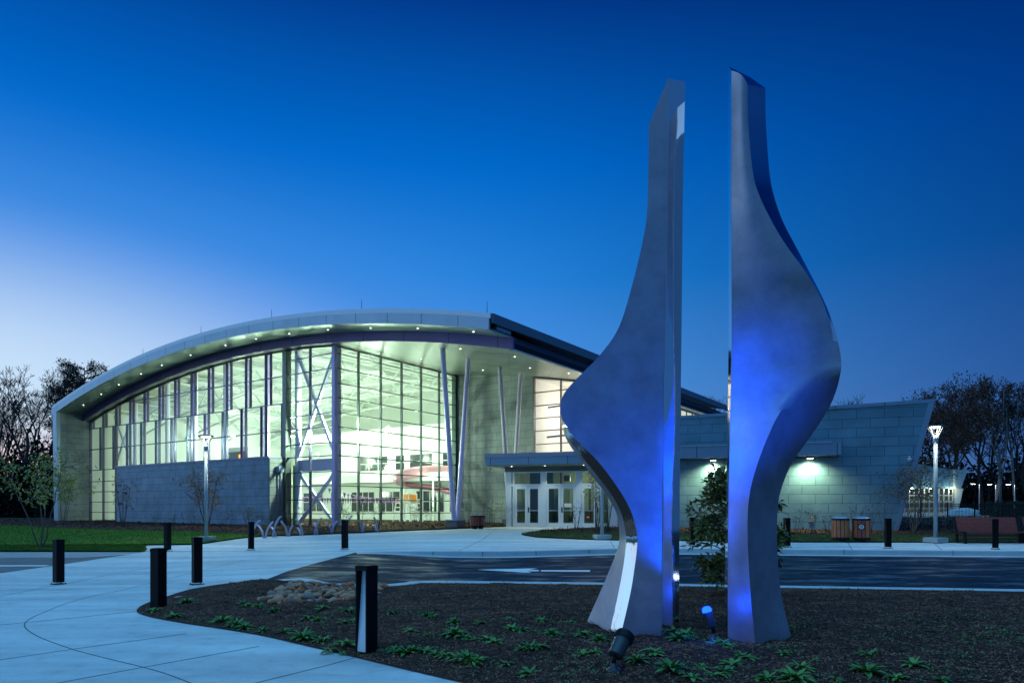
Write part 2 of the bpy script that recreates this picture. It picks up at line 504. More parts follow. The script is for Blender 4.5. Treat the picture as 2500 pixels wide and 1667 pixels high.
# far kerb: flush top, upright face, gutter pan
def off_line(line, d):
    out = []
    for i, p in enumerate(line):
        a, b = line[max(i - 1, 0)], line[min(i + 1, len(line) - 1)]
        t = (Vector((b[0], b[1])) - Vector((a[0], a[1]))).normalized()
        out.append(Vector((p[0], p[1])) + Vector((t.y, -t.x)) * d)
    return out
kl = resample(plaza_edge, 0.5)
k1, k2 = off_line(kl, 0.15), off_line(kl, 0.60)
mb = MB(); vs = []; fs = []
for i, (a, b, c) in enumerate(zip(kl, k1, k2)):
    zt = gz1(a.x, a.y) + 0.002; zb = zroad1(b.x, b.y) + 0.012; zc = zroad1(c.x, c.y) + 0.006
    w = (b - a) * 0.2
    vs += [(a.x, a.y, zt), (b.x - w.x, b.y - w.y, zt), (b.x, b.y, max(zb, zt - 0.02)), (b.x + w.x, b.y + w.y, zb), (c.x, c.y, zc), (c.x, c.y, zc - 0.1)]
    if i:
        for q in range(5): fs.append((6 * i - 6 + q, 6 * i - 6 + q + 1, 6 * i + q + 1, 6 * i + q))
mb.add(vs, fs)
mb.build('far_kerb', M_kerb)['kind'] = 'structure'
mj = MB()
for q in range(3, len(kl), 6):
    a, b = kl[q], k2[q]
    d = (b - a).normalized(); n = Vector((-d.y, d.x)) * 0.012
    zt = gz1(a.x, a.y); zb = zroad1(k1[q].x, k1[q].y)
    if zt - zb < 0.05: continue
    e = k1[q] + d * 0.008
    mj.add([(e.x - n.x, e.y - n.y, zt), (e.x + n.x, e.y + n.y, zt), (e.x + n.x + d.x * .03, e.y + n.y + d.y * .03, zb), (e.x - n.x + d.x * .03, e.y - n.y + d.y * .03, zb)], [(0, 1, 2, 3)])
mj.build('kerb_joints', M_joint)['kind'] = 'structure'

near_kerb = smooth_line(GL([(655, 1417), (700, 1414.5), (734, 1413), (770, 1417), (802, 1424), (860, 1427), (930, 1428), (985, 1424), (1033, 1419.5), (1250, 1421), (1500, 1424), (1659, 1427), (1906, 1431), (2500, 1440), (3300, 1452)]), 5)
road_poly = [Vector((p[0], p[1])) for p in off_line(resample(near_kerb, .8), -0.02)][::-1] + [Vector((c.x, c.y)) for c in cross] + list(off_line(kl, 0.58))[1:]
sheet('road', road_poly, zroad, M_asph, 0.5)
mb = MB(); ribbon(mb, off_line(resample(near_kerb, 0.4), 0.16), 0.34, gz1, 0.15, 0.02)
mb.build('near_kerb', M_kerb)['kind'] = 'structure'

# arrow and dash on the road
def flat_poly(name, pix, zf, m, lift=0.006):
    pts = [G(x, y, 0, zf) for x, y in pix]
    return sheet(name, pts, lambda x, y: zf(x, y) + lift, m, 0.35)
flat_poly('road_arrow_head', [(1164, 1390.5), (1300, 1387), (1313, 1387.3), (1290, 1390.3), (1316, 1391.2), (1315, 1394.6), (1287, 1394.2), (1298, 1397.5), (1282, 1397.6)], zroad, M_paint)
flat_poly('road_arrow_shaft', [(1322, 1391.4), (1441, 1391.8), (1440, 1395.2), (1319, 1394.8)], zroad, M_paint)

# car park on the left
zw = lambda d: (lambda x, y: gz(x, y) + d)
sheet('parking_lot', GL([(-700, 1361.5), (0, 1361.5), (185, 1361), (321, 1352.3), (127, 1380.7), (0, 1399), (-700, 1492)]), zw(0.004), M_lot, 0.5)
sheet('parking_gutter', GL([(-700, 1348), (0, 1348), (345, 1348.6), (185, 1360.6), (0, 1361.2), (-700, 1361.2)]), zw(0.006), mat('gutter', (0.30, 0.31, 0.31), .8, var=.1), 0.5)
sheet('parking_line', GL([(-300, 1379.6), (0, 1379.8), (122, 1379.6), (110, 1382.2), (0, 1382.6), (-300, 1382.6)]), zw(0.010), M_paint, 0.4)

# lawns and mulch strips
lawn_l = GL([(-700, 1331.6), (0, 1331.3), (358, 1329.8), (460, 1329), (497, 1326.6), (578, 1315), (641, 1309), (600, 1306.5), (460, 1299), (330, 1296), (196, 1292.7), (100, 1288), (0, 1284), (-700, 1280)])
sheet('lawn_left', lawn_l, zw(0.05), M_lawn, 0.5)
isl = GL([(-700, 1347), (0, 1347), (352, 1347.4), (359, 1344), (354, 1340), (357, 1336), (345, 1334.2), (0, 1335), (-700, 1335)])
sheet('lawn_island', isl, zw(0.06), M_lawn, 0.3)
sheet('mulch_ring', GL([(35, 1346), (60, 1340), (95, 1334.5), (120, 1333.8), (133, 1337), (128, 1343), (118, 1347)]), zw(0.085), M_mulch, 0.15)
mulch_l = GL([(-700, 1280), (0, 1284), (100, 1288), (196, 1292.7), (330, 1296), (460, 1299), (600, 1306.5), (641, 1309), (700, 1308), (924, 1298.6), (1094, 1291.8), (1234, 1285), (1234, 1279)]) + [Vector((2.4, 50)), Vector((-45, 66)), Vector((-60, 62))]
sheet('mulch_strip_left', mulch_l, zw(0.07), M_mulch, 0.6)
lawn_r = GL([(1272, 1303.7), (1282, 1306.6), (1312, 1311.4), (1400, 1315.4), (1500, 1318.4), (1661, 1319.4), (1960, 1323.4), (2500, 1323.8), (3300, 1325), (3300, 1308), (2500, 1308), (1960, 1306), (1661, 1303.5), (1500, 1300), (1400, 1301.3), (1320, 1301)])
M_dry = mat('dry_lawn', (0.10, 0.13, 0.03), 0.95, color2=(0.17, 0.18, 0.05), vscale=2.2, bump=0.9, bscale=45, spec=0.1, det=10)
sheet('lawn_right', lawn_r, zw(0.05), M_dry, 0.5)
mulch_r = GL([(1276, 1303), (1320, 1301), (1400, 1301.3), (1500, 1300), (1661, 1303.5), (1960, 1306), (2500, 1308), (3300, 1308)]) + [Vector((62, 46)), Vector((24, 42)), Vector((20, 35.4)), Vector((5.5, 40.4))] + GL([(1400, 1292), (1330, 1296)])
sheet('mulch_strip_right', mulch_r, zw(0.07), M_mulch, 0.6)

# joints in the paving
mj = MB()
for pix in ([(292, 1441), (225, 1455), (163, 1472), (102, 1496), (70, 1512), (60, 1523), (66, 1536), (102, 1557), (177, 1584), (255, 1605), (350, 1628), (408, 1645), (480, 1672)],
            [(292, 1441), (390, 1417), (520, 1385), (600, 1366)], [(-300, 1555), (0, 1525), (165, 1509), (330, 1492)], [(-300, 1655), (0, 1610), (177, 1584), (456, 1546)],
            [(100, 1678), (139, 1667), (350, 1628), (632, 1577)], [(560, 1684), (622, 1667), (800, 1623), (868, 1604)], [(-300, 1515), (0, 1455), (120, 1432), (260, 1404), (430, 1373)], [(0, 1428), (220, 1425), (480, 1424)],
            [(400, 1345), (560, 1344.5), (868, 1345.5)], [(1120, 1344), (1180, 1316), (1200, 1300)], [(1500, 1337.5), (1490, 1320)], [(2080, 1340.5), (2070, 1324.6)], [(2300, 1342.4), (2280, 1324.8)], [(1850, 1338.8), (1845, 1323)]):
    ribbon(mj, resample([(p.x, p.y) for p in GL(pix)] if len(pix) < 5 else smooth_line(GL(pix), 6), 0.3), 0.014 if pix[0][1] > 1400 else 0.022, gz1, 0.0, 0.003)
mj.build('pavement_joints', M_joint)['kind'] = 'structure'
# ------------------------------------------------------------------ planting bed in front
bed_near = smooth_line(GL([(1290, 1700), (1130, 1667), (980, 1632), (860, 1603), (740, 1575), (640, 1552), (540, 1535), (450, 1521.5), (380, 1509), (345, 1500), (334, 1493), (341, 1482), (366, 1470), (400, 1459), (440, 1446), (480, 1436), (560, 1424), (640, 1417.5)]), 6)
bed_far = off_line(near_kerb, 0.30)
bed_poly = [Vector((9.0, 4.4)), Vector((1.5, 5.3))] + bed_near[2:] + bed_far[3:]
bed_poly = [p for p in bed_poly if p.x < 13] + [Vector((13, 14.6)), Vector((13, 4.4))]
BP = np.array([(p.x, p.y) for p in bed_poly])


def bdist(x, y):
    d = np.full(np.shape(x), 1e9)
    for a, b in zip(BP, np.roll(BP, -1, 0)):
        e = b - a; L2 = e @ e
        if L2 < 1e-12: continue
        t = np.clip(((x - a[0]) * e[0] + (y - a[1]) * e[1]) / L2, 0, 1)
        d = np.minimum(d, np.hypot(x - a[0] - t * e[0], y - a[1] - t * e[1]))
    return d


NW = [(rng(5).uniform(-1, 1, 2) * f, rng(6 + i).uniform(0, 6.28), a) for i, (f, a) in enumerate([(2, .014), (3.1, .012), (5, .010), (8, .008), (13, .006), (19, .005), (27, .005), (34, .004)])]
ROCKC = G(770, 1462)


def bnoise(x, y):
    z = 0
    for i, (f, ph, a) in enumerate(NW):
        r = rng(60 + i); th = r.uniform(0, 3.14, 3); k = np.linalg.norm(f) + 1.5
        for q in th: z = z + a * 0.6 * np.sin(k * (x * np.cos(q) + y * np.sin(q)) + ph + 3 * q)
    return z


def zbed(x, y):
    x, y = np.asarray(x, float), np.asarray(y, float)
    d = bdist(x, y)
    rk = np.exp(-(((x - ROCKC.x) / 1.5) ** 2 + ((y - ROCKC.y) / 1.1) ** 2) ** 2)
    ft = np.exp(-((x - 2.3) / 1.7) ** 4 - ((y - 9.1) / .9) ** 4)
    m = 0.015 + 0.11 * sstep(0, 1.6, d) * (1 - 0.75 * rk) * (1 - .9 * ft) + bnoise(x, y) * sstep(0, .25, d)
    return gz(x, y) + m


def zbed1(x, y): return float(zbed(np.array([x]), np.array([y]))[0])


sheet('mulch_bed', bed_poly, zbed, M_mulch, 0.075)

# loose bark slivers lying on the bed
r = rng(11); n = 95000
yy = 5.2 + (r.random(n) ** 1.5) * 10.3; xx = r.uniform(-6.2, 9.0, n)
k = inside(BP, xx, yy) & (np.abs(xx) < yy * 0.80 + 0.5); xx, yy = xx[k], yy[k]; n = len(xx)
zz = zbed(xx, yy)
th = r.uniform(0, 6.28, n); L = r.uniform(.007, .026, n) * (1 + (r.random(n) < .08) * 1.2); w = r.uniform(.0022, .006, n); pt = r.normal(0, .28, n)
dx, dy = np.cos(th), np.sin(th)
c = np.column_stack([xx, yy, zz + 0.004 + np.abs(np.sin(pt)) * L * 0.8])
d = np.column_stack([dx * np.cos(pt), dy * np.cos(pt), np.sin(pt)]) * L[:, None]
s = np.column_stack([-dy, dx, r.normal(0, .35, n)]) * w[:, None]
V = np.stack([c - d - s, c - d * .9 + s, c + d + s, c + d * .85 - s], 1).reshape(-1, 3)
o = raw('mulch_chips', V, np.arange(4 * n).reshape(-1, 4), M_chip); o['kind'] = 'stuff'
# dry leaves, seedlings and pale wood fragments scattered over it
for nm, nn, lo_, hi_, mm, sd in (('leaf_litter', 5200, .008, .026, mat('dry_leaf', (.14, .09, .06), .8, color2=(.62, .48, .38), vscale=20), 71), ('seedlings', 4200, .015, .04, mat('seedling', (.05, .14, .03), .7, color2=(.11, .24, .05), vscale=20), 72)):
    r = rng(sd); yy = 5.3 + (r.random(nn) ** 1.4) * 8.5; xx = r.uniform(-6, 8.5, nn)
    if nm == 'seedlings':
        cx_, cy_ = r.uniform(-5, 8, 90), 5.5 + r.random(90) * 5; j = r.integers(0, 90, nn); xx = cx_[j] + r.normal(0, .16, nn); yy = cy_[j] + r.normal(0, .16, nn)
    k = inside(BP, xx, yy) & (np.abs(xx) < yy * 0.80 + 0.5); xx, yy = xx[k], yy[k]; n = len(xx); th = r.uniform(0, 6.28, n); L = r.uniform(lo_, hi_, n); tl = r.normal(.5 if nm == 'seedlings' else .1, .35, n)
    d = np.column_stack([np.cos(th) * np.cos(tl), np.sin(th) * np.cos(tl), np.abs(np.sin(tl))]) * L[:, None]; s = np.column_stack([-np.sin(th), np.cos(th), r.normal(0, .3, n)]) * (L * .32)[:, None]
    c = np.column_stack([xx, yy, zbed(xx, yy) + .008])
    V = np.stack([c, c + d * .5 - s, c + d, c + d * .5 + s], 1).reshape(-1, 3)
    raw(nm, V, np.arange(4 * n).reshape(-1, 4), mm)['kind'] = 'stuff'
# the same on the far strips by the building, coarser
def chips_in(name, poly, zf, n, L0, seed):
    A = np.array([(p[0], p[1]) for p in poly]); r = rng(seed)
    x = r.uniform(max(-45, A[:, 0].min()), min(45, A[:, 0].max()), n); y = r.uniform(A[:, 1].min(), A[:, 1].max(), n)
    k = inside(A, x, y); x, y = x[k], y[k]; n = len(x)
    th = r.uniform(0, 6.28, n); L = r.uniform(.4, 1.2, n) * L0; w = L * .22
    d = np.column_stack([np.cos(th), np.sin(th), r.normal(0, .6, n)]) * L[:, None]; s = np.column_stack([-np.sin(th), np.cos(th), r.normal(0, .4, n)]) * w[:, None]
    c = np.column_stack([x, y, zf(x, y) + L * .35])
    V = np.stack([c - d - s, c - d + s, c + d + s, c + d - s], 1).reshape(-1, 3)
    raw(name, V, np.arange(4 * n).reshape(-1, 4), M_chipd)['kind'] = 'stuff'
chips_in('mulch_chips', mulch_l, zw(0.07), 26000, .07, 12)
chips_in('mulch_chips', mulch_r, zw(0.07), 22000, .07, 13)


def grass_in(poly, zf, n, h, m, seed):
    A = np.array([(p[0], p[1]) for p in poly]); r = rng(seed)
    x = r.uniform(max(-40, A[:, 0].min()), min(34, A[:, 0].max()), n); y = r.uniform(A[:, 1].min(), A[:, 1].max(), n)
    k = inside(A, x, y) & (np.abs(x) < y * .8 + 1); x, y = x[k], y[k]; n = len(x)
    th = r.uniform(0, 6.28, n); H = r.uniform(.5, 1.2, n) * h; w = r.uniform(.010, .02, n)
    c = np.column_stack([x, y, zf(x, y) - .01]); s = np.column_stack([np.cos(th), np.sin(th), 0 * th]) * w[:, None]
    t = np.column_stack([r.normal(0, .4, n) * H, r.normal(0, .4, n) * H, H])
    V = np.stack([c - s, c + s, c + t], 1).reshape(-1, 3)
    raw('lawn_grass', V, np.arange(3 * n).reshape(-1, 3), m)['kind'] = 'stuff'
grass_in(lawn_l, zw(.05), 60000, .07, M_blade, 21)
grass_in(isl, zw(.06), 40000, .08, M_blade, 22)
grass_in(lawn_r, zw(.05), 70000, .07, mat('dry_blade', (.07, .09, .03), .8, color2=(.13, .13, .05), vscale=1.5, spec=.2), 23)

# ------------------------------------------------------------------ river stones
def stone_mesh(seed, m):
    bm = bmesh.new(); bmesh.ops.create_icosphere(bm, subdivisions=2, radius=1)
    r = random.Random(seed); s = (1, r.uniform(.62, .9), r.uniform(.42, .62)); off = Vector((r.uniform(0, 99), r.uniform(0, 99), 0))
    for v in bm.verts:
        f = 1 + 0.22 * mnoise.noise(v.co * 1.1 + off) + 0.06 * mnoise.noise(v.co * 3 + off)
        v.co = Vector((v.co.x * s[0], v.co.y * s[1], v.co.z * s[2])) * f
    me = bpy.data.meshes.new('river_stone'); bm.to_mesh(me); bm.free()
    me.polygons.foreach_set('use_smooth', np.ones(len(me.polygons), bool)); me.materials.append(m)
    return me
st_m = [('tan', mat('stone_tan', (.52, .21, .095), .75, var=.4, vscale=30)), ('rust brown', mat('stone_rust', (.52, .13, .035), .75, var=.4, vscale=25)),
        ('grey', mat('stone_grey', (.34, .21, .16), .75, var=.3, vscale=30)), ('pinkish', mat('stone_pink', (.56, .24, .13), .7, var=.3, vscale=30)), ('dark brown', mat('stone_dark', (.22, .085, .04), .75, var=.4, vscale=30))]
stm = [(nm, stone_mesh(i * 7 + j, m)) for i, (nm, m) in enumerate(st_m) for j in range(3)]
RP = np.array([(p.x, p.y) for p in GL([(628, 1478), (640, 1466), (668, 1452), (690, 1440), (712, 1425), (734, 1421), (802, 1432), (900, 1434), (946, 1436), (938, 1450), (905, 1462), (895, 1484), (820, 1487), (760, 1484), (700, 1490), (660, 1486)])])
r = random.Random(4); placed = []; tries = 0
while len(placed) < 285 and tries < 30000:
    tries += 1
    x, y = r.uniform(RP[:, 0].min(), RP[:, 0].max()), r.uniform(RP[:, 1].min(), RP[:, 1].max())
    if not inside(RP, np.array([x]), np.array([y]))[0]: continue
    rad = r.choice([.05, .06, .07, .08, .09]) if len(placed) > 25 else r.uniform(.10, .14)
    if any((x - a) ** 2 + (y - b) ** 2 < (.66 * (rad + c)) ** 2 for a, b, c in placed): continue
    placed.append((x, y, rad))
zs = zbed(np.array([p[0] for p in placed]), np.array([p[1] for p in placed]))
for (x, y, rad), z in zip(placed, zs):
    nm, me = stm[r.randrange(len(stm))]
    o = bpy.data.objects.new('river_stone', me); COL.objects.link(o)
    o.location = (x, y, z + rad * .25); o.rotation_euler = (r.uniform(-.4, .4), r.uniform(-.4, .4), r.uniform(0, 6.28)); o.scale = (rad,) * 3
    sz = 'large' if rad > .095 else 'small'
    tag(o, f'{sz} rounded {nm} river stone in the stone patch behind the near bollard', 'stone', f'{sz} {nm} river stones in the stone patch')

# ------------------------------------------------------------------ leaves
def leaf_quads(r, P0, D, Lh, W, fold=.25, droop=0.0):
    """lens-shaped leaves: base P0, direction D (unit), length Lh, half width W -> verts, quads"""
    n = len(P0); D = D / np.linalg.norm(D, axis=1)[:, None]
    ref = r.normal(size=(n, 3)); S = np.cross(D, ref); S /= np.linalg.norm(S, axis=1)[:, None] + 1e-9
    U = np.cross(S, D)
    mid = P0 + D * (Lh * .5)[:, None] + U * (Lh * .06)[:, None]
    tip = P0 + D * Lh[:, None]; tip[:, 2] -= droop * Lh
    a = mid + S * W[:, None] + U * (W * fold)[:, None]; b = mid - S * W[:, None] + U * (W * fold)[:, None]
    V = np.stack([P0, a, tip, b], 1).reshape(-1, 3)
    return V, np.arange(4 * n).reshape(-1, 4)


M_ros = mat('rosette_leaf', (.09, .23, .035), .55, color2=(.20, .38, .07), vscale=14, spec=.4)
M_ros2 = mat('rosette_leaf_dark', (.06, .18, .03), .55, color2=(.13, .28, .055), vscale=14, spec=.4)


def rosette(seed, m, nl, R, upr):
    r = rng(seed); V = []; F = []; n = 0
    for i in range(nl):
        a = i * 2.4 + r.normal(0, .3); f = i / nl
        L = R * (1.05 - .45 * f) * r.uniform(.75, 1.15); w = L * r.uniform(.11, .17); e = upr * (.25 + 1.0 * f) + r.normal(0, .1)
        pts = []
        for t in np.linspace(0, 1, 5):
            rr = L * t; h = L * (math.sin(e) * t - .38 * t * t * (1.1 - f)) + .012
            ww = w * [.22, .75, 1.0, .7, .03][int(t * 4)]
            c = np.array([math.cos(a) * rr * math.cos(e * .7), math.sin(a) * rr * math.cos(e * .7), max(h, .006)])
            s = np.array([-math.sin(a), math.cos(a), .0]) * ww
            V += [c - s + [0, 0, ww * .35], c, c + s + [0, 0, ww * .35]]
        for q in range(4):
            k = n + q * 3
            F += [(k, k + 1, k + 4, k + 3), (k + 1, k + 2, k + 5, k + 4)]
        n += 15
    me = bpy.data.meshes.new('rosette_plant'); me.from_pydata([tuple(v) for v in V], [], F); me.update()
    me.polygons.foreach_set('use_smooth', np.ones(len(me.polygons), bool)); me.materials.append(m)
    return me
ros = [rosette(i, M_ros if i % 3 else M_ros2, nl, R, u) for i, (nl, R, u) in enumerate([(16, .17, .55), (22, .21, .6), (14, .15, .8), (26, .22, .75), (18, .19, .45), (12, .13, .6)])]
near_front = [(374, 1492), (425, 1506), (544, 1516), (578, 1526), (598, 1533), (643, 1540), (694, 1543), (738, 1557), (782, 1567), (795, 1562), (802, 1590), (836, 1594), (846, 1571)]
mid_l = [(456, 1469), (592, 1472), (608, 1478), (633, 1482), (670, 1491), (751, 1509), (778, 1513), (785, 1484), (833, 1489), (855, 1492), (862, 1516), (840, 1519)]
mid_c = [(952, 1496), (999, 1540), (1043, 1503), (1058, 1506), (1047, 1550), (1108, 1520), (1108, 1550), (1135, 1556), (1173, 1520), (1162, 1562), (1210, 1567), (1190, 1560), (1241, 1511), (1251, 1535), (1275, 1540), (1309, 1543), (1322, 1515), (1363, 1550), (1345, 1549), (1387, 1520), (1424, 1548), (1410, 1553), (1461, 1564)]
front_c = [(992, 1594), (965, 1590), (1010, 1588), (1064, 1598), (1040, 1592), (1105, 1605), (1090, 1600), (1159, 1615), (1140, 1610), (1237, 1622), (1292, 1645), (1295, 1581), (1315, 1579), (1275, 1584), (1454, 1593), (1422, 1600)]
right_f = [(1553, 1613), (1617, 1628), (1640, 1634), (1708, 1628), (1745, 1650), (1787, 1625), (1812, 1601), (1825, 1606), (1874, 1656), (1860, 1660), (1911, 1596), (1923, 1658), (1940, 1655), (1955, 1630), (1597, 1593), (1770, 1640), (1967, 1653), (2115, 1642), (2190, 1656), (2040, 1660), (1690, 1655), (2300, 1660), (1990, 1610), (2120, 1600), (2230, 1625)]
mid_r = [(1674, 1550), (1690, 1556), (1725, 1564), (1745, 1568), (1762, 1571), (1655, 1560), (1780, 1577)]
r = random.Random(8)
for pix, where in ((near_front, 'by the walk, left of near bollard'), (mid_l, 'beside the river stones'), (mid_c, 'between near bollard and left blade'), (front_c, 'in front, right of near bollard'), (right_f, 'in front of the right blade'), (mid_r, 'between the two blades')):
    for i, (px, py) in enumerate(pix):
        q = G(px, py, 0, zbed1); k = r.randrange(6)
        o = bpy.data.objects.new('rosette_plant', ros[k]); COL.objects.link(o)
        o.location = (q.x, q.y, q.z - .005); s = r.uniform(.6, 1.1); o.scale = (s, s, s); o.rotation_euler = (0, 0, r.uniform(0, 6.28))
        big = 'broad' if ros[k] in (ros[1], ros[3], ros[4]) else 'small'
        tag(o, f'{big} green leafy rosette in mulch {where}', 'plant', f'{big} rosettes {where}')

# ------------------------------------------------------------------ the two steel blades
def brushed(name, base, rough):
    m = mat(name, base, rough, 0.68)
    N, L = m.node_tree.nodes, m.node_tree.links; b = N['Principled BSDF']
    ge = N.new('ShaderNodeNewGeometry')
    n = N.new('ShaderNodeTexNoise'); n.inputs['Scale'].default_value = 1.6; n.inputs['Detail'].default_value = 6; n.inputs['Distortion'].default_value = .4; L.new(ge.outputs['Position'], n.inputs[0])
    r = N.new('ShaderNodeMapRange'); L.new(n.outputs[0], r.inputs[0]); r.inputs[1].default_value = .3; r.inputs[2].default_value = .72; r.inputs[3].default_value = rough - .08; r.inputs[4].default_value = rough + .12
    L.new(r.outputs[0], b.inputs['Roughness'])
    n2 = N.new('ShaderNodeTexNoise'); n2.inputs['Scale'].default_value = 3.2; n2.inputs['Detail'].default_value = 7; n2.inputs['Roughness'].default_value = .65; L.new(ge.outputs['Position'], n2.inputs[0])
    r2 = N.new('ShaderNodeValToRGB'); L.new(n2.outputs[0], r2.inputs[0])
    r2.color_ramp.elements[0].position = .32; r2.color_ramp.elements[1].position = .72
    r2.color_ramp.elements[0].color = (*[c * .82 for c in base], 1); r2.color_ramp.elements[1].color = (*[min(1, c * 1.15) for c in base], 1)
    L.new(r2.outputs[0], b.inputs['Base Color'])
    mp = N.new('ShaderNodeMapping'); mp.inputs['Scale'].default_value = (90, 90, 3); L.new(ge.outputs['Position'], mp.inputs[0])
    n3 = N.new('ShaderNodeTexNoise'); n3.inputs['Scale'].default_value = 1; n3.inputs['Detail'].default_value = 3; L.new(mp.outputs[0], n3.inputs[0])
    bn = N.new('ShaderNodeBump'); bn.inputs['Strength'].default_value = .06; bn.inputs['Distance'].default_value = .01; L.new(n3.outputs[0], bn.inputs['Height']); L.new(bn.outputs[0], b.inputs['Normal'])
    return m


M_steel = brushed('brushed_steel', (.40, .375, .425), .46)
M_mir = mat('polished_steel', (.72, .73, .75), .05, 1.0, bump=.06, bscale=3, stretch=(1, 1, .4))
M_mir2 = mat('rippled_steel', (.74, .74, .75), .05, 1.0, bump=.30, bscale=6, stretch=(1, 1, .3))


def blade_curves(rows, samples=90):
    """rows: list of tuples of (px, py, Y) per edge -> per-edge world polylines by Catmull-Rom over the rows"""
    ne = len(rows[0]); R = np.array([[P(*e) for e in row] for row in rows]); n = len(R)
    ext = np.concatenate([2 * R[:1] - R[1:2], R, 2 * R[-1:] - R[-2:-1]]); out = []; rowt = []
    for i in range(1, n):
        a, b, c, d = ext[i - 1:i + 3]
        k = 6
        for t in np.arange(k) / k:
            out.append(.5 * (2 * b + (c - a) * t + (2 * a - 5 * b + 4 * c - d) * t * t + (3 * b - a - 3 * c + d) * t ** 3)); rowt.append(i - 1 + t)
    out.append(R[-1]); rowt.append(n - 1)
    return np.array(out), np.array(rowt)


def band(name, A, B, m, parent, org, smooth=True, t=0.0):
    n = len(A); V = np.concatenate([A, B]); F = [(i, n + i, n + i + 1, i + 1) for i in range(n - 1)]
    return raw(name, V, F, m, parent, smooth, org)


def fan(name, pts, m, parent, org):
    V = np.array(pts); 
    return raw(name, V, [tuple(range(len(V)))], m, parent, False, org)


# left blade: edges inner back, inner front, front outer, polished outer, flare
def ipy(tab, y): ys = [q[1] for q in tab]; xs = [q[0] for q in tab]; o = np.argsort(ys); return float(np.interp(y, np.array(ys)[o], np.array(xs)[o]))
R1t = [(1631, 192), (1629, 497), (1625, 797), (1622, 910), (1619.6, 1076), (1619.6, 1298), (1615, 1555)]
R2t = [(1672.7, 200), (1667, 497), (1664, 797), (1662, 966), (1659.5, 1187), (1657, 1552)]
Lrows = [(1513, 1559, 1487, 1549, 1428, 1527, 1555), (1538, 1452, 1509, 1450, 1462, 1452, 1450), (1549, 1386, 1521, 1386, 1489, 1388, 1386), (1555.5, 1331, 1528, 1331, 1509, 1335, 1331), (1554, 1298, 1527, 1298, 1512, 1300, 1298),
         (1540.6, 1248, 1515, 1248, 1503, 1248, 1240), (1510, 1192.6, 1486, 1197, 1473, 1197, 1185), (1460, 1126, 1430, 1126, 1421, 1128, 1120), (1405, 1071, 1388.5, 1071, 1383, 1072, 1065), (1375, 1027, 1371, 1030, 1372, 1030, 1027),
         (1367.5, 993, 1369.5, 993, 1371, 993, 993), (1377.4, 960, 1380, 959, 1383, 959, 958), (1416, 916, 1419, 916, 1422, 916, 916), (1466, 865, 1469, 866, 1473, 867, 865), (1511.6, 797, 1515, 798, 1520, 799, 797), (1546, 686, 1549, 687, 1554, 688, 690),
         (1571, 579, 1574, 580, 1580, 581, 585), (1580, 515, 1583, 516, 1590, 517, 480), (1583, 400, 1587, 400, 1595, 400, 330), (1584, 305, 1588, 303, 1598, 296, 192)]
dL3 = [9.95, 9.85, 9.75, 9.7, 9.68, 9.64, 9.6, 9.6, 9.58, 9.56] + [9.55] * 10
rows = []
for i, (a, b, c, d, e, f, ry) in enumerate(Lrows):
    r2y = ry + (8 if i == len(Lrows) - 1 else (-3 if i == 0 else 0))
    y1 = 9.12 - .10 * sstep(5, 11, i) + .05 * sstep(13, 19, i)
    rows.append(((ipy(R2t, r2y), r2y, 9.20), (ipy(R1t, ry), ry, 9.05), (a, b, float(y1)), (c, d, 9.36), (e, f, dL3[i])))
C, rt = blade_curves(rows)
org = (1.6, 9.2, gz1(1.6, 9.2)); root = thing('metal_blade', 'left tall steel blade sculpture bulging left, with a mirror strip down its lower edge', 'sculpture', org, 0, 'pair of steel blade sculptures')
band('inner_face', C[:, 0], C[:, 1], M_mir, root, org); band('front_panel', C[:, 1], C[:, 2], M_steel, root, org)
band('polished_edge', C[:, 2], C[:, 3], M_mir2, root, org); band('outer_panel', C[:, 3], C[:, 4], M_steel, root, org)
band('back_panel', C[:, 4], C[:, 0], M_steel, root, org); fan('top_cap', C[-1], M_mir, root, org)
M_weld = mat('weld_seam', (.5, .5, .55), .3, 1.0)
mb = MB(); mb.tube(C[::4, 1], .004, 5); mb.build('weld_seam', M_weld, root, org)

I1t = [(1786, 173), (1785, 493), (1786, 788), (1786, 883), (1781, 1132), (1778, 1298), (1776.7, 1562)]
I2t = [(1778.7, 164), (1778, 500), (1779, 790), (1778.5, 855), (1775.6, 1132), (1770, 1353), (1769, 1552)]
Rr = [(1844.7, 1580, 1936, 1571, 1562), (1833, 1457, 1908, 1455, 1450), (1827, 1360, 1899, 1365, 1360), (1825, 1298, 1897, 1298, 1298), (1826, 1245, 1900, 1231, 1240), (1833, 1190, 1911, 1182, 1190), (1850, 1130, 1936, 1126, 1130), (1872, 1072, 1974.7, 1071, 1072),
      (1905, 1005, 2019, 1004.6, 1005), (1948, 955, 2041, 955, 955), (1994, 910, 2052, 910.6, 910), (2024, 875, 2053.7, 880, 878), (2034, 832, 2046, 833, 833), (2026, 788, 2032, 785, 787), (2003, 725, 2008, 726, 725), (1964, 660, 1974, 660, 660), (1918, 597, 1942, 600, 598), (1884, 540, 1911, 540, 540),
      (1855, 480, 1890, 480, 470), (1838, 420, 1878.5, 420, 400), (1827, 301, 1870, 301, 280), (1825, 207, 1868.4, 215.5, 173)]
cY = [8.52, 8.52, 8.52, 8.52, 8.52, 8.52, 8.54, 8.57, 8.63, 8.69, 8.73, 8.75, 8.76, 8.76, 8.76, 8.72, 8.74, 8.76, 8.78, 8.80, 8.82, 8.82]
oY = [8.95, 8.97, 8.98, 9.0, 9.02, 9.05, 9.1, 9.13, 9.06, 8.93, 8.73, 8.73, 8.75, 8.78, 8.83, 8.86, 8.92, 8.97, 9.02, 9.05, 9.06, 9.06]
rows = []
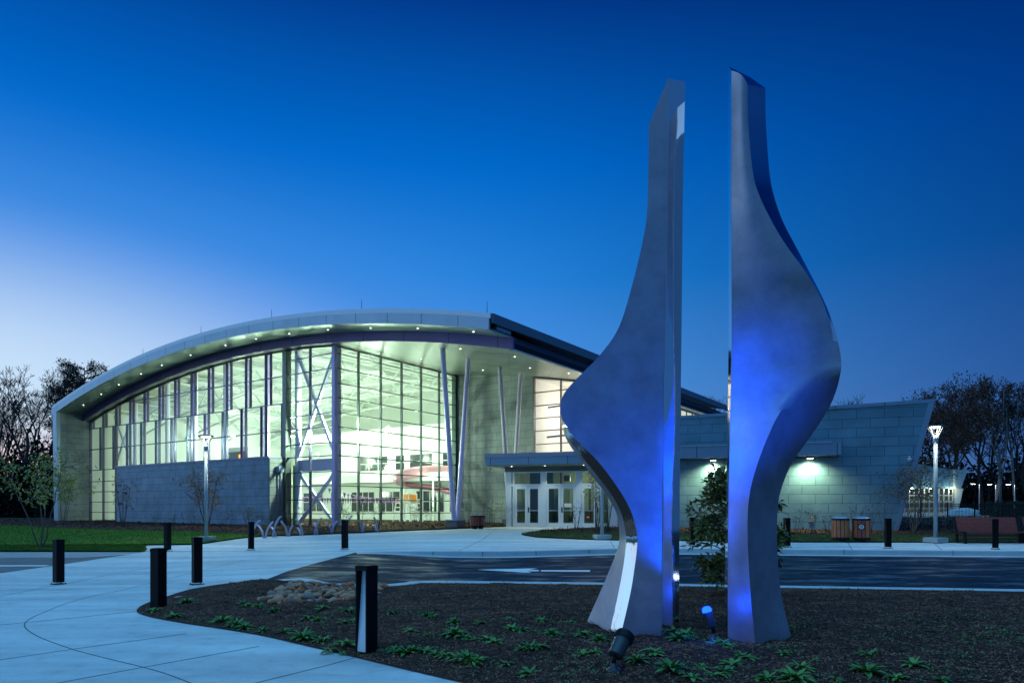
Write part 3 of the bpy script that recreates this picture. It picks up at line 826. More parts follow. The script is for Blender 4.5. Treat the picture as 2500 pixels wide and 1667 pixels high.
for i, (a, b, c, d, iy) in enumerate(Rr):
    y2 = iy - (10 if i == len(Rr) - 1 else (10 if i == 0 else 0))
    rows.append(((ipy(I2t, y2), y2, 9.28), (ipy(I1t, iy), iy, 8.95), (a, b, cY[i]), (c, d, oY[i]), (0.5 * (c + ipy(I2t, y2)) + 8, 0.5 * (d + y2), 9.34)))
C, rt = blade_curves(rows)
org = (3.0, 8.9, gz1(3, 8.9)); root = thing('metal_blade', 'right tall steel blade sculpture bulging right, its inner side lit bright blue', 'sculpture', org, 0, 'pair of steel blade sculptures')
band('inner_face', C[:, 0], C[:, 1], M_mir, root, org)
# the brushed skin: front face rolls round a crease that fades out at the bulge
NS = 10; cols = []
for q in range(NS + 1): cols.append(C[:, 1] + (C[:, 2] - C[:, 1]) * q / NS)
up = int(np.argmin(np.abs(rt - 12)))
fade = sstep(7.0, 10.2, rt)
for q in range(1, NS):
    s = q / NS; cols[q] = cols[q] + (np.array([0, -1, 0]) * (0.10 * fade * math.sin(math.pi * s) * .6)[:, None])
V = np.concatenate(cols); n = len(C)
F = [(q * n + i, (q + 1) * n + i, (q + 1) * n + i + 1, q * n + i + 1) for q in range(NS) for i in range(n - 1)]
lower = list(range(up + 1)); k0 = len(V)
V2 = [V]; sl = 6
for q in range(1, sl + 1): V2.append(C[:up + 1, 2] + (C[:up + 1, 3] - C[:up + 1, 2]) * q / sl)
m1 = up + 1
idx = lambda q, i: (NS * n + i) if q == 0 else k0 + (q - 1) * m1 + i
F += [(idx(q, i), idx(q + 1, i), idx(q + 1, i + 1), idx(q, i + 1)) for q in range(sl) for i in range(up)]
o = raw('front_panel', np.concatenate(V2), F, M_steel, root, True, org)
me = o.data
at = me.attributes.new('sharp_edge', 'BOOLEAN', 'EDGE')
flag = np.zeros(len(me.edges), bool)
for e in me.edges:
    a, b = e.vertices
    if NS * n <= a < NS * n + n and NS * n <= b < NS * n + n and rt[max(a, b) - NS * n] < 8.2: flag[e.index] = True
at.data.foreach_set('value', flag)
band('polished_edge', C[up:, 2], C[up:, 3], M_mir, root, org)
band('outer_panel', C[:, 3], C[:, 4], M_steel, root, org); band('back_panel', C[:, 4], C[:, 0], M_steel, root, org)
fan('top_cap', C[-1], M_mir, root, org)
mb = MB(); mb.tube(C[::4, 1], .004, 5); mb.build('weld_seam', M_weld, root, org)

# ------------------------------------------------------------------ floodlights
M_black = mat('black_metal', (.010, .010, .012), .5, spec=.25, bump=.1, bscale=200)
M_dkgrey = mat('dark_grey_metal', (.06, .06, .065), .4, .4)
BLUE = (0.0, 0.07, 1.0)


def floodlight(loc, aim, label, power, lens_e, ang=60, soft=.8, dome=False):
    org = Vector(loc); t = thing('floodlight', label, 'floodlight', org, 0, 'blue floodlights in the bed')
    mb = MB(); mb.lathe([(.02, -.06), (.07, -.02), (.075, .0), (.07, .02), (.03, .045), (.025, .08)], org, 20); mb.build('mounting_base', M_dkgrey, t, org, True)
    ax = (Vector(aim) - org).normalized(); c0 = org + Vector((0, 0, .12)) + ax * .03
    mb = MB(); mb.tube([org + Vector((0, 0, .07)), org + Vector((0, 0, .13)), c0], .022, 10); mb.build('knuckle', M_black, t, org, True)
    mb = MB(); mb.lathe([(.04, 0), (.055, .01), (.058, .18), (.060, .185), (.060, .20)] if dome else [(.055, 0), (.075, .01), (.082, .18), (.086, .185), (.086, .20)], c0, 28, ax)
    b = mb.build('barrel', M_dkgrey, t, org)
    if not dome:
      mb = MB(); mb.lathe([(.094, .20), (.094, .28), (.088, .29), (.078, .29), (.074, .262)], c0, 28, ax); mb.build('hood', M_black, t, org)
    mb = MB()
    u = ax.cross(Vector((0, 1, 0.3))).normalized(); w = ax.cross(u)
    for i in range(24):
        a = 2 * math.pi * i / 24; dr = u * math.cos(a) + w * math.sin(a)
        mb.beam(c0 + ax * .205 + dr * .096, c0 + ax * .265 + dr * .096, .008, .008, up=dr)
    if not dome: mb.build('cooling_ribs', M_black, t, org)
    le = c0 + ax * .275
    lens = MB()
    if dome: lens.lathe([(.058, .0), (.060, .02), (.052, .048), (.034, .064), (.008, .07)], c0 + ax * .205, 20, ax)
    else: lens.lathe([(.074, 0), (.074, .004)], c0 + ax * .258, 24, ax)
    lo = lens.build('lens', emis('blue_lens', (.002, .02, 1.0), lens_e * .5), t, org)
    for i in range(7):
        a = 2 * math.pi * i / 6; dr = (u * math.cos(a) + w * math.sin(a)) * (.045 if i < 6 else 0)
        l2 = MB()
        if dome:
            e = Vector((math.sin(2 * math.pi * i / 6) * .78 if i < 6 else 0, -1, .45 + (.62 * math.cos(2 * math.pi * i / 6) if i < 6 else 0))).normalized()
            l2.lathe([(.018, 0), (.015, .008), (.004, .012)], c0 + ax * .222 + e * .060, 10, e)
        else: l2.lathe([(.017, 0), (.017, .003)], c0 + ax * .2625 + dr, 10, ax); l2.build('diode', emis('blue_diode', (.5, .65, 1.0), lens_e * 4), lo, org)
    ld = bpy.data.lights.new('floodlight_beam', 'SPOT'); ld.energy = power; ld.color = BLUE; ld.spot_size = math.radians(ang); ld.spot_blend = soft; ld.shadow_soft_size = .05
    lo = bpy.data.objects.new('floodlight_beam', ld); COL.objects.link(lo); lo.parent = t
    if dome:
        pd = bpy.data.lights.new('lens_glow', 'POINT'); pd.energy = 9; pd.color = BLUE; pd.shadow_soft_size = .04
        po = bpy.data.objects.new('lens_glow', pd); COL.objects.link(po); po.parent = t; po.location = c0 + ax * .26 + Vector((0, -.11, .02)) - org
    lo.location = c0 + ax * (.38 if dome else .31) - org; lo.rotation_euler = ax.to_track_quat('-Z', 'Y').to_euler()
q = G(1498, 1637, 0, zbed1)
floodlight(q, (2.72, 8.9, 2.55), 'black barrel floodlight tilted up on a round base in front of the left blade', 5600, 6, 31, 1.0)
q = P(1741, 1519, 8.80); q.z = zbed1(q.x, q.y) + .015
floodlight(q, (1.80, 9.0, 2.5), 'small floodlight shining bright blue on the mulch between the blades', 1500, 30, 96, 1.0, dome=True)

# ------------------------------------------------------------------ bollards
M_refl = mat('bollard_reflector', (.80, .82, .84), .5, spec=.4)
M_boll = mat('bollard_black', (.006, .006, .007), .6, spec=.12, bump=.05, bscale=300)


def make_bollard(label):
    t = thing('bollard', label, 'bollard', (0, 0, 0), 0, 'square black bollards')
    w, h, th = .09, 1.05, .010
    mb = MB(); mb.box((0, 0, .006), (.25, .25, .012)); 
    for i in (-1, 1):
        for j in (-1, 1): mb.lathe([(.012, 0), (.012, .02)], (i * .105, j * .105, .01), 6)
    mb.build('base_plate', M_boll, t)
    mb = MB()
    mb.box((0, w - th / 2, h / 2), (2 * w, th, h - .09)); mb.box((-w + .010, -th / 2, h / 2), (.020, 2 * w - th, h - .09)); mb.box((w - .010, -th / 2, h / 2), (.020, 2 * w - th, h - .09))
    mb.build('post', M_boll, t)
    mb = MB(); mb.box((0, 0, h - .03), (2 * w + .008, 2 * w + .008, .055)); mb.box((0, 0, h + .002), (2 * w - .03, 2 * w - .03, .006)); mb.build('cap', M_boll, t)
    mb = MB(); a, b = -w + .021, w - .021; y0, y1 = -w + .006, w - th - .004
    mb.hexa([(a, y0, .05), (b, y0, .05), (b, y1, .05), (a, y1, .05), (a, y0 + .085, h - .062), (b, y0 + .085, h - .062), (b, y1, h - .062), (a, y1, h - .062)])
    mb.build('reflector', M_refl, t)
    return t


bl = [((895, 1590), -.57, 'nearest black bollard with its pale wedge reflector facing out, in the mulch', True),
      ((387, 1483), 2.75, 'plain black bollard at the left tip of the mulch bed', True),
      ((143, 1425), 2.6, 'black bollard on the walk beside the car park corner', False),
      ((481, 1426), 2.3, 'black bollard on the walk just behind the left tip of the mulch bed', False),
      ((409, 1344.5), 2.7, 'black bollard on the walk in front of the left lawn', False),
      ((613, 1342), 2.2, 'black bollard in front of the leftmost bike racks', False),
      ((842, 1341), 2.9, 'black bollard on the plaza where the road ends', False),
      ((1690, 1332), 3.2, 'black bollard on the far pavement seen between the two blades', False),
      ((1921, 1335), 3.3, 'black bollard half hidden by the evergreen shrub behind the right blade', False),
      ((2168, 1337.5), 3.0, 'black bollard on the far pavement right of the two slatted bins', False),
      ((2430, 1340), 2.6, 'black bollard standing in front of the wooden bench', False)]
b0 = make_bollard(bl[0][2])
for i, ((px, py), rz, lab, inbed) in enumerate(bl):
    q = G(px, py, 0, zbed1 if inbed else gz1)
    if inbed: q.z -= .035
    if i == 0: b0.location = q; b0.rotation_euler = (0, 0, rz)
    else: dup(b0, q, rz, lab)
# ------------------------------------------------------------------ the building
TH = math.radians(34.33)
AX = Vector((math.cos(TH), -math.sin(TH), 0)); BX = Vector((math.sin(TH), math.cos(TH), 0))
P0 = Vector((-10.57, 41.5, 0.0)); FL = 0.56


def W(a, b, z): return P0 + AX * a + BX * b + Vector((0, 0, z))
def RF(a): return 13.0 - .0055 * (a + 7.5) ** 2


def bxab(mb, a0, a1, b0, b1, z0, z1):
    mb.hexa([W(a0, b0, z0), W(a1, b0, z0), W(a1, b1, z0), W(a0, b1, z0), W(a0, b0, z1), W(a1, b0, z1), W(a1, b1, z1), W(a0, b1, z1)])


def slab(mb, a0, a1, b0, b1, lo, hi, n=48):
    vs = []; fs = []
    for i in range(n + 1):
        a = a0 + (a1 - a0) * i / n
        vs += [tuple(W(a, b0, lo(a))), tuple(W(a, b1, lo(a))), tuple(W(a, b1, hi(a))), tuple(W(a, b0, hi(a)))]
        if i:
            k, j = 4 * i, 4 * i - 4
            for p in range(4): fs.append((j + p, j + (p + 1) % 4, k + (p + 1) % 4, k + p))
    fs += [(0, 3, 2, 1), (4 * n, 4 * n + 1, 4 * n + 2, 4 * n + 3)]
    mb.add(vs, fs)


rc = lambda d: (lambda a: RF(a) + d)
cz = lambda z: (lambda a: z)
bld = thing('recreation_center', 'arched glass recreation centre lit from inside, with low grey panelled wing', 'building', (P0.x, P0.y, 0))
B = lambda mb, name, m, par=None, smooth=False: mb.build(name, m, par or bld, P0, smooth)

M_block = block_mat('wall_block', (.31, .35, .34), (.26, .30, .295), (.10, .12, .12), 1.22, .50, rough=.55, stain=.38)
M_wing = block_mat('wing_panel', (.165, .32, .40), (.135, .275, .35), (.045, .10, .13), 1.30, .485, rough=.42, metal=.25, stain=.22)
M_low = block_mat('low_wall_panel', (.13, .22, .31), (.105, .185, .27), (.03, .06, .085), 1.5, .49, rough=.42, metal=.3, stain=.34, nscale=1.2)
M_fas = block_mat('fascia_panel', (.25, .36, .47), (.23, .34, .45), (.06, .07, .08), 2.3, 40, rough=.32, metal=.35, offset=0, msize=.02, bump=.1, stain=.10)
M_cop = mat('coping', (.36, .46, .56), .35, .4)
M_pur = block_mat('purple_fascia', (.17, .11, .28), (.16, .10, .26), (.03, .02, .05), 3.1, 40, rough=.4, metal=.2, offset=0, msize=.02, bump=.1, stain=.1)
M_roof = mat('roof_sheet', (.22, .25, .28), .4, .4)
M_sof = block_mat('soffit_slats', (.38, .52, .46), (.36, .50, .44), (.11, .15, .12), 40, .16, rough=.28, metal=.45, offset=0, msize=.008, bump=.25, stain=.12)
M_sof2 = block_mat('porch_soffit', (.36, .43, .37), (.34, .41, .35), (.13, .16, .13), 2.6, 1.3, rough=.34, metal=.35, offset=0, msize=.01, bump=.2, stain=.12)
M_mul = mat('mullion', (.09, .08, .15), .35, .6)
M_mulg = mat('mullion_green_grey', (.13, .155, .145), .35, .6)
M_wht = mat('white_wall', (.78, .80, .76), .7)
M_int = mat('interior_steel', (.80, .82, .80), .5)
M_ceil = mat('ceiling_deck', (.66, .72, .66), .6)
M_dark = mat('dark_pane', (.035, .045, .05), .15)
M_glass = glass_mat('clear_glass', (.93, .97, .94))
M_pglass = glass_mat('lilac_glass', (.64, .58, .92))
M_tglass = glass_mat('teal_glass', (.58, .74, .74))
M_alu = mat('pale_aluminium', (.50, .55, .60), .4, .4)
M_lil = mat('lilac_paint', (.78, .66, .93), .35, .1)

# roof and fascias
mb = MB(); slab(mb, -30.9, 13.3, -2.45, 34, rc(-.24), rc(0)); roof = B(mb, 'roof', M_roof)
mb = MB(); slab(mb, -30.95, 13.35, -2.56, -2.46, rc(-.22), rc(.015)); B(mb, 'coping', M_cop, roof)
mb = MB(); slab(mb, -30.9, 13.3, -2.62, -2.50, rc(-.76), rc(-.235)); B(mb, 'fascia', M_fas, roof)
mb = MB(); slab(mb, -30.4, 13.25, -2.50, -.62, rc(-.76), rc(-.68)); B(mb, 'front_soffit', M_sof, roof)
mb = MB(); slab(mb, -30.1, 13.3, -.66, -.52, rc(-1.30), rc(-.70)); B(mb, 'inner_fascia', M_pur, roof)
mb = MB(); slab(mb, -30.0, 13.2, -.54, .06, rc(-1.26), rc(-1.18)); slab(mb, 0.02, 13.2, .06, 34, rc(-1.26), rc(-1.18)); B(mb, 'porch_soffit', M_sof2, roof)
mb = MB()
bxab(mb, 13.3, 13.42, -2.45, 34, RF(13.3) - .42, RF(13.3) + .01); B(mb, 'side_coping', mat('side_coping', (.16, .22, .27), .4, .4), roof)
mb = MB(); bxab(mb, 12.7, 12.85, -.5, 34, RF(13.3) - .98, RF(13.3) - .5); B(mb, 'side_gutter', mat('gutter_metal', (.10, .15, .20), .4, .5), roof)
mb = MB(); bxab(mb, 13.0, 13.22, -.52, 34, RF(13.3) - 1.24, RF(13.3) - .95); B(mb, 'side_recess', M_black, roof)
mb = MB(); bxab(mb, 13.0, 13.3, -.5, 34, RF(13.3) - 1.33, RF(13.3) - 1.255); B(mb, 'soffit_trim', mat('soffit_trim', (.55, .58, .52), .4, .2), roof)
mb = MB(); bxab(mb, 13.0, 13.25, -1.9, -.75, RF(13.3) - .62, RF(13.3) - .45); B(mb, 'roof_scupper', M_cop, roof)
for i, b in enumerate((-2.4, -2.4, -2.4, -2.4, -2.4, -2.4, -2.4)):
    a = (-27.5, -22.8, -17.5, -10.3, -3.0, 4.6, 12.9)[i]
    mb = MB(); mb.tube([W(a, -2.2, RF(a) - .05), W(a, -2.2, RF(a) + .62)], [.017, .009], 5); B(mb, 'lightning_rod', M_dkgrey, roof)
for b in (9.5, 20):
    mb = MB(); mb.tube([W(13.2, b, RF(13.2) - .05), W(13.2, b, RF(13.2) + .8)], [.02, .01], 5); B(mb, 'lightning_rod', M_dkgrey, roof)

# fin wall on the left
mb = MB(); slab(mb, -30.62, -30.02, -2.3, 20, cz(.2), rc(-.25), 3); B(mb, 'end_wall', M_block)
mb = MB(); mb.hexa([W(-30.66, -2.5, .2), W(-30.0, -2.5, .2), W(-30.0, -2.3, .2), W(-30.66, -2.3, .2), W(-30.66, -2.62, RF(-30.4) - .3), W(-30.0, -2.62, RF(-30.4) - .3), W(-30.0, -2.3, RF(-30.4) - .3), W(-30.66, -2.3, RF(-30.4) - .3)]); B(mb, 'end_wall_trim', M_fas)

ROWS = [.62, 1.36, 2.21, 3.05, 3.9, 4.85, 5.64, 6.57, 7.4, 8.32, 9.18, 10.06, 10.95]
BAY = 2.1


def curtain(name, pa, pb, bays, top, rows, nverts, par, narrow=(), m=M_mul):
    """a glazed wall between two plan points; pa, pb: (a, b)"""
    pa, pb = Vector((*pa, 0)), Vector((*pb, 0)); d = (pb - pa); Ln = d.length; d /= Ln; nrm = Vector((d.y, -d.x, 0))
    at = lambda s, z, o=0.0: W(*(pa + d * s + nrm * o).xy, z)
    mbv = MB(); ts = [Ln * i / bays for i in range(bays + 1)]
    tp = lambda s: top((pa + d * s).x)
    def vert(s, z0, z1, w=.065):
        mbv.hexa([at(s - w / 2, z0, .07), at(s + w / 2, z0, .07), at(s + w / 2, z0, -.10), at(s - w / 2, z0, -.10)] + [at(s - w / 2, z1, .07), at(s + w / 2, z1, .07), at(s + w / 2, z1, -.10), at(s - w / 2, z1, -.10)])
    for s in ts: vert(s, .5, tp(s) - .02)
    for s, z0, z1, *_ in narrow: vert(s, z0 + .03, min(z1 - .03, tp(s)), .055)
    for z in rows:
        ok = [s for s in np.linspace(0, Ln, 60) if tp(s) > z + .08]
        if len(ok) < 2: continue
        s0, s1 = min(ok), max(ok)
        h = .05
        mbv.hexa([at(s0, z - h / 2, .082), at(s1, z - h / 2, .082), at(s1, z - h / 2, -.08), at(s0, z - h / 2, -.08), at(s0, z + h / 2, .082), at(s1, z + h / 2, .082), at(s1, z + h / 2, -.08), at(s0, z + h / 2, -.08)])
    for i in range(40):                          # head member along the arch
        s0, s1 = Ln * i / 40, Ln * (i + 1) / 40
        mbv.hexa([at(s0, tp(s0) - .09, .06), at(s1, tp(s1) - .09, .06), at(s1, tp(s1) - .09, -.09), at(s0, tp(s0) - .09, -.09), at(s0, tp(s0), .06), at(s1, tp(s1), .06), at(s1, tp(s1), -.09), at(s0, tp(s0), -.09)])
    win = B(mbv, name, m)
    g = MB(); n = 40
    vs = []; 
    for i in range(n + 1): vs += [tuple(at(Ln * i / n, .55)), tuple(at(Ln * i / n, tp(Ln * i / n) - .05))]
    g.add(vs, [(2 * i, 2 * i + 2, 2 * i + 3, 2 * i + 1) for i in range(n)])
    B(g, 'glass_pane', M_glass, win)
    for s, z0, z1, e, kind in narrow:
        z1 = min(z1, tp(min(s, e)) - .05, tp(max(s, e)) - .05)
        if z1 > z0 + .1:
            gq = MB(); gq.add([tuple(at(s, z0, .012)), tuple(at(e, z0, .012)), tuple(at(e, z1, .012)), tuple(at(s, z1, .012))], [(0, 1, 2, 3)]); B(gq, 'tinted_pane', M_pglass if kind else M_tglass, win)
    return win


top = rc(-1.28)
# the long arched window: bays every 2.1 m from a = -30 to -4.4, with narrow tinted lights staggered between rows
nar = []; NB = 12; Lw = 25.6; bw = Lw / NB
for i in range(NB):
    s = bw * i
    if i % 1 == 0 and i > 0 or i == 0:
        nar.append((s + .5, 8.32, 12.5, s, 1 if i > 2 else 0) if i % 2 == 0 else (s + bw - .5, 4.85, 8.32, s + bw, 1 if i > 6 else 0))
for i in range(NB):
    if i % 2 == 0: nar.append((bw * (i + 1) - .5, 4.85, 8.32, bw * (i + 1), 1 if i > 8 else 0))
    else: nar.append((bw * i + .5, 8.32, 12.5, bw * i, 1 if i > 2 else 0))
nar = [q for k, q in enumerate(nar) if k % 3 != 2 or q[0] > 3]
curtain('arched_window', (-30.0, 0), (-4.4, 0), NB, top, [.62, 1.36, 2.21, 3.05, 3.9, 4.85, 6.57, 8.32, 10.06, 11.7], 0, bld, nar)
for z0, z1 in ((.5, 4.88),): pass
curtain('corner_window', (-4.4, 0), (0, 0), 2, top, ROWS, 0, bld)
mb = MB(); bxab(mb, -4.62, -4.28, -.2, .22, .5, RF(-4.4) - 1.3); B(mb, 'window_post', M_mulg)
mb = MB(); bxab(mb, -.12, .12, -.12, .12, .5, RF(0) - 1.26); B(mb, 'corner_post', mat('corner_post', (.30, .27, .52), .35, .5))
curtain('side_window', (0, 0), (0, 11.5), 6, rc(-1.28), ROWS, 0, bld, m=M_mulg)
mb = MB(); bxab(mb, -.25, .10, 11.3, 11.75, .5, RF(0) - 1.27); B(mb, 'window_post', mat('dark_green_post', (.06, .10, .09), .4, .4))
# plinth under the glass
mb = MB(); bxab(mb, -30, 0.1, -.14, .1, .2, .60); bxab(mb, -.1, .14, .1, 11.5, .2, .60); B(mb, 'plinth', M_kerb)

# low panelled box in front of the long window
mb = MB(); bxab(mb, -23.2, -4.6, -1.22, -.1, .2, 4.8); lowb = B(mb, 'low_wall', M_low)
mb = MB(); bxab(mb, -23.24, -4.55, -1.27, -.09, 4.8, 4.92); B(mb, 'low_wall_coping', mat('dark_coping', (.16, .17, .26), .4, .4), lowb)
mb = MB(); bxab(mb, -4.56, -4.50, -1.22, -.1, .2, 4.78); B(mb, 'low_wall_return', M_block, lowb)
mb = MB(); bxab(mb, -4.5, -4.15, -.78, -.42, 3.95, 4.3); B(mb, 'rain_hopper', M_cop, lowb)
mb = MB(); mb.tube([W(-4.32, -.6, 4.0), W(-4.32, -.6, .4)], .06, 8); B(mb, 'downpipe', mat('downpipe', (.10, .10, .22), .4, .4), lowb)

# --- inside the pool hall
mb = MB(); bxab(mb, -30, 0, .02, 20, .3, FL); bxab(mb, 0, 0.3, 11.8, 20, .3, FL); B(mb, 'hall_floor', mat('hall_floor', (.74, .75, .74), .35))
mb = MB(); slab(mb, -30, 0.1, 20, 20.3, cz(.3), rc(-.3), 24); slab(mb, -.02, .28, 11.8, 20.2, cz(.3), rc(-.3), 2); B(mb, 'hall_wall', M_wht)
mb = MB(); slab(mb, -30.02, -30.0, .05, 20, cz(.3), rc(-.3), 1); B(mb, 'hall_wall', M_wht)
mb = MB(); slab(mb, -30, 0.0, .1, 20, rc(-.40), rc(-.32)); B(mb, 'hall_ceiling', M_ceil)
# back-wall bands and windows
def wallwin(a0, a1, z0, z1, nx, nz, bb=19.98, par=None):
    f = MB(); g = MB()
    bxab(g, a0, a1, bb - .02, bb, z0, z1)
    for i in range(nx + 1):
        a = a0 + (a1 - a0) * i / nx; bxab(f, a - .04, a + .04, bb - .05, bb - .022, z0 - .04, z1 + .04)
    for i in range(nz + 1):
        z = z0 + (z1 - z0) * i / nz; bxab(f, a0 - .04, a1 + .04, bb - .062, bb - .052, z - .035, z + .035)
    o = B(f, 'hall_window', M_wht); B(g, 'window_glass', M_dark, o)
for a0, a1, nx in ((-27.5, -24.4, 3), (-23.2, -21.4, 2), (-20.2, -17.0, 4), (-16.4, -13.6, 3), (-11.6, -8.2, 4), (-7.6, -5.8, 2)): wallwin(a0, a1, 1.35, 3.3, nx, 2)
for a0, a1, nx in ((-19.0, -15.2, 3), (-14.2, -13.0, 1), (-12.4, -9.6, 2), (-8.4, -7.4, 1), (-6.2, -4.6, 2)): wallwin(a0, a1, 5.3, 6.7, nx, 2)
mb = MB(); slab(mb, -30, 0, 16.6, 19.9, cz(4.05), cz(4.75), 2); B(mb, 'gallery_bulkhead', M_wht)
mb = MB(); slab(mb, -29.9, 0, 17.8, 19.9, cz(8.1), cz(9.0), 2); B(mb, 'gallery_bulkhead', M_wht)
# pool basin and water
mb = MB(); bxab(mb, -26, -3.2, 3.4, 14.2, FL, FL + .03); B(mb, 'pool_rim', mat('pool_rim', (.55, .50, .72), .4))
mb = MB(); bxab(mb, -25.6, -3.6, 3.8, 13.8, FL + .028, FL + .036); B(mb, 'pool_water', mat('pool_water', (.50, .66, .74), .06, spec=.6, bump=.15, bscale=3))
# columns, braces and trusses
for a, b in ((-4.0, .55), (-.42, .62), (-12.9, 1.3), (-20.5, 1.3), (-25.3, 1.3), (-28.3, 1.3), (-8.2, 1.3), (-16.7, 1.3)):
    mb = MB(); mb.tube([W(a, b, FL), W(a, b, RF(a) - .5)], .21 if b < 1 else .17, 16, False); B(mb, 'column', mat('column_paint', (.80, .76, .90), .45) if 'column_paint' not in MATS else MATS['column_paint'], None, True)
mb = MB(); mb.tube([W(-4.32, .5, FL), W(-4.32, .5, 4.4)], .10, 10, False); B(mb, 'green_column', mat('green_paint', (.22, .62, .08), .45))
M_br = mat('brace_paint', (.82, .79, .92), .45)
def brace(p, q, w=.17): mb = MB(); mb.beam(p, q, w, w, BX); B(mb, 'cross_brace', M_br)
brace(W(-3.85, .5, 11.2), W(-.5, .5, 4.95)); brace(W(-.5, .5, 11.2), W(-3.85, .5, 4.95))
brace(W(-3.85, .5, 3.9), W(-.5, .5, .75)); brace(W(-.5, .5, 3.9), W(-3.85, .5, .75))
mb = MB(); bxab(mb, -4.0, -.3, .42, .60, 4.0, 4.72); B(mb, 'tie_beam', mat('tie_beam', (.46, .40, .64), .45))
brace(W(-28.3, 1.1, 9.4), W(-25.3, 1.1, 5.0), .12); brace(W(-25.3, 1.1, 9.4), W(-28.3, 1.1, 5.0), .12)
for b in (4.2, 8.2, 12.2, 16.2):
    mb = MB(); n = 20; tpv = []; bt = []
    for i in range(n + 1):
        a = -29.8 + 29.4 * i / n
        tpv.append(W(a, b, RF(a) - .62)); bt.append(W(a, b, RF(a) - 2.15))
    for i in range(n):
        mb.beam(tpv[i], tpv[i + 1], .14); mb.beam(bt[i], bt[i + 1], .13)
        mb.beam(bt[i], tpv[i + 1] if i % 2 else tpv[i], .07) if False else mb.beam(tpv[i] if i % 2 else bt[i], bt[i + 1] if i % 2 else tpv[i + 1], .085)
    B(mb, 'roof_truss', M_int)
mb = MB()
for i in range(15):
    a = -28.8 + 2.05 * i; mb.beam(W(a, .3, RF(a) - .52), W(a, 19.9, RF(a) - .52), .08, .14)
B(mb, 'roof_purlins', M_int)
mb = MB()
for a in (-24, -17.5, -11, -5): mb.tube([W(a, .5, RF(a) - 1.2), W(a, 19.5, RF(a) - 1.2)], .22, 12)
B(mb, 'air_duct', M_wht, None, True)

# lamps inside the hall: wall packs seen as bright points, and the uplit gallery
LC = (.74, 1.0, .74)
def plight(loc, e, rad=.2, color=LC, name='hall_lamp', par=None):
    ld = bpy.data.lights.new(name, 'POINT'); ld.energy = e; ld.color = color; ld.shadow_soft_size = rad
    o = bpy.data.objects.new(name, ld); COL.objects.link(o); o.location = Vector(loc) - P0 if par is None else Vector(loc) - Vector(par.location); o.parent = par or bld
    return o
M_hl = emis('hall_lamp_glow', (.95, 1.0, .92), 40)
for a, b, z in ((-2.2, 18.9, 6.9), (-8.5, 16.4, 6.9), (-13.5, 16.4, 6.9), (-16.0, 16.4, 6.9), (-21, 16.4, 6.9), (-12.9, 1.9, 6.9), (-7.2, 2.6, 6.6), (-1.0, 1.1, 6.5), (-26, 12, 6.9)):
    mb = MB(); mb.lathe([(.10, -.06), (.15, 0), (.15, .03), (.08, .07)], W(a, b, z), 14); o = B(mb, 'hall_floodlight', M_hl)
    plight(W(a, b, z - .35), (2000 if a > -1.5 else 800) if b < 3 else 220, .12)
    plight(W(a, b, z + .5), 220, .18)
for a, b in ((-22, 9), (-14, 9), (-6, 9)): plight(W(a, b, 8.6), 220, .5)
for a in (-27, -20, -13, -6): plight(W(a, 15.5, 3.2), 380, .3)

# --- porch: block wall, tall window, columns
mb = MB(); slab(mb, .10, 6.67, 11.5, 11.8, cz(.2), rc(-1.26), 6); B(mb, 'porch_wall', M_block)
curtain('porch_window', (6.70, 11.55), (13.1, 11.55), 3, rc(-1.28), [6.0, 6.9, 7.75, 8.6, 9.5], 0, bld, m=mat('brown_mullion', (.10, .085, .085), .4, .5))
mb = MB(); slab(mb, 6.5, 12.45, 17.5, 17.8, cz(.4), rc(-1.3), 2); slab(mb, 6.5, 6.7, 11.8, 17.5, cz(.4), rc(-1.3), 2); slab(mb, 12.45, 12.6, 11.7, 17.5, cz(.4), rc(-1.3), 2); slab(mb, 6.7, 12.45, 11.75, 17.5, rc(-1.40), rc(-1.32), 6)
B(mb, 'lobby_wall', mat('lobby_wall', (.80, .78, .74), .7))
mb = MB(); mb.beam(W(7.2, 12.6, 8.6), W(12.2, 12.6, 8.85), .10); mb.beam(W(7, 12.8, 6.6), W(12.2, 12.8, 6.75), .12); B(mb, 'lobby_pipes', mat('lobby_pipe', (.12, .10, .14), .5))
plight(W(9.5, 14.2, 8.2), 330, .4, (1, .93, .84), 'lobby_lamp'); plight(W(9.5, 14.2, 5.0), 160, .4, (1, .95, .84), 'lobby_lamp')
# clerestory beyond, above the wing
mb = MB(); slab(mb, 12.3, 12.5, 18.5, 34, cz(6.0), cz(7.6), 1); B(mb, 'clerestory_wall', M_wing)
mb = MB(); bxab(mb, 12.42, 12.44, 18.5, 34, 7.6, 9.3); cl = B(mb, 'clerestory_window', emis('clerestory_glow', (.85, .95, .80), .75))
mb = MB()
for i in range(13): bxab(mb, 12.44, 12.52, 18.5 + i * 1.28, 18.57 + i * 1.28, 7.6, 9.3)
bxab(mb, 12.445, 12.51, 18.5, 34, 8.7, 8.76); B(mb, 'clerestory_frame', M_mulg, cl)

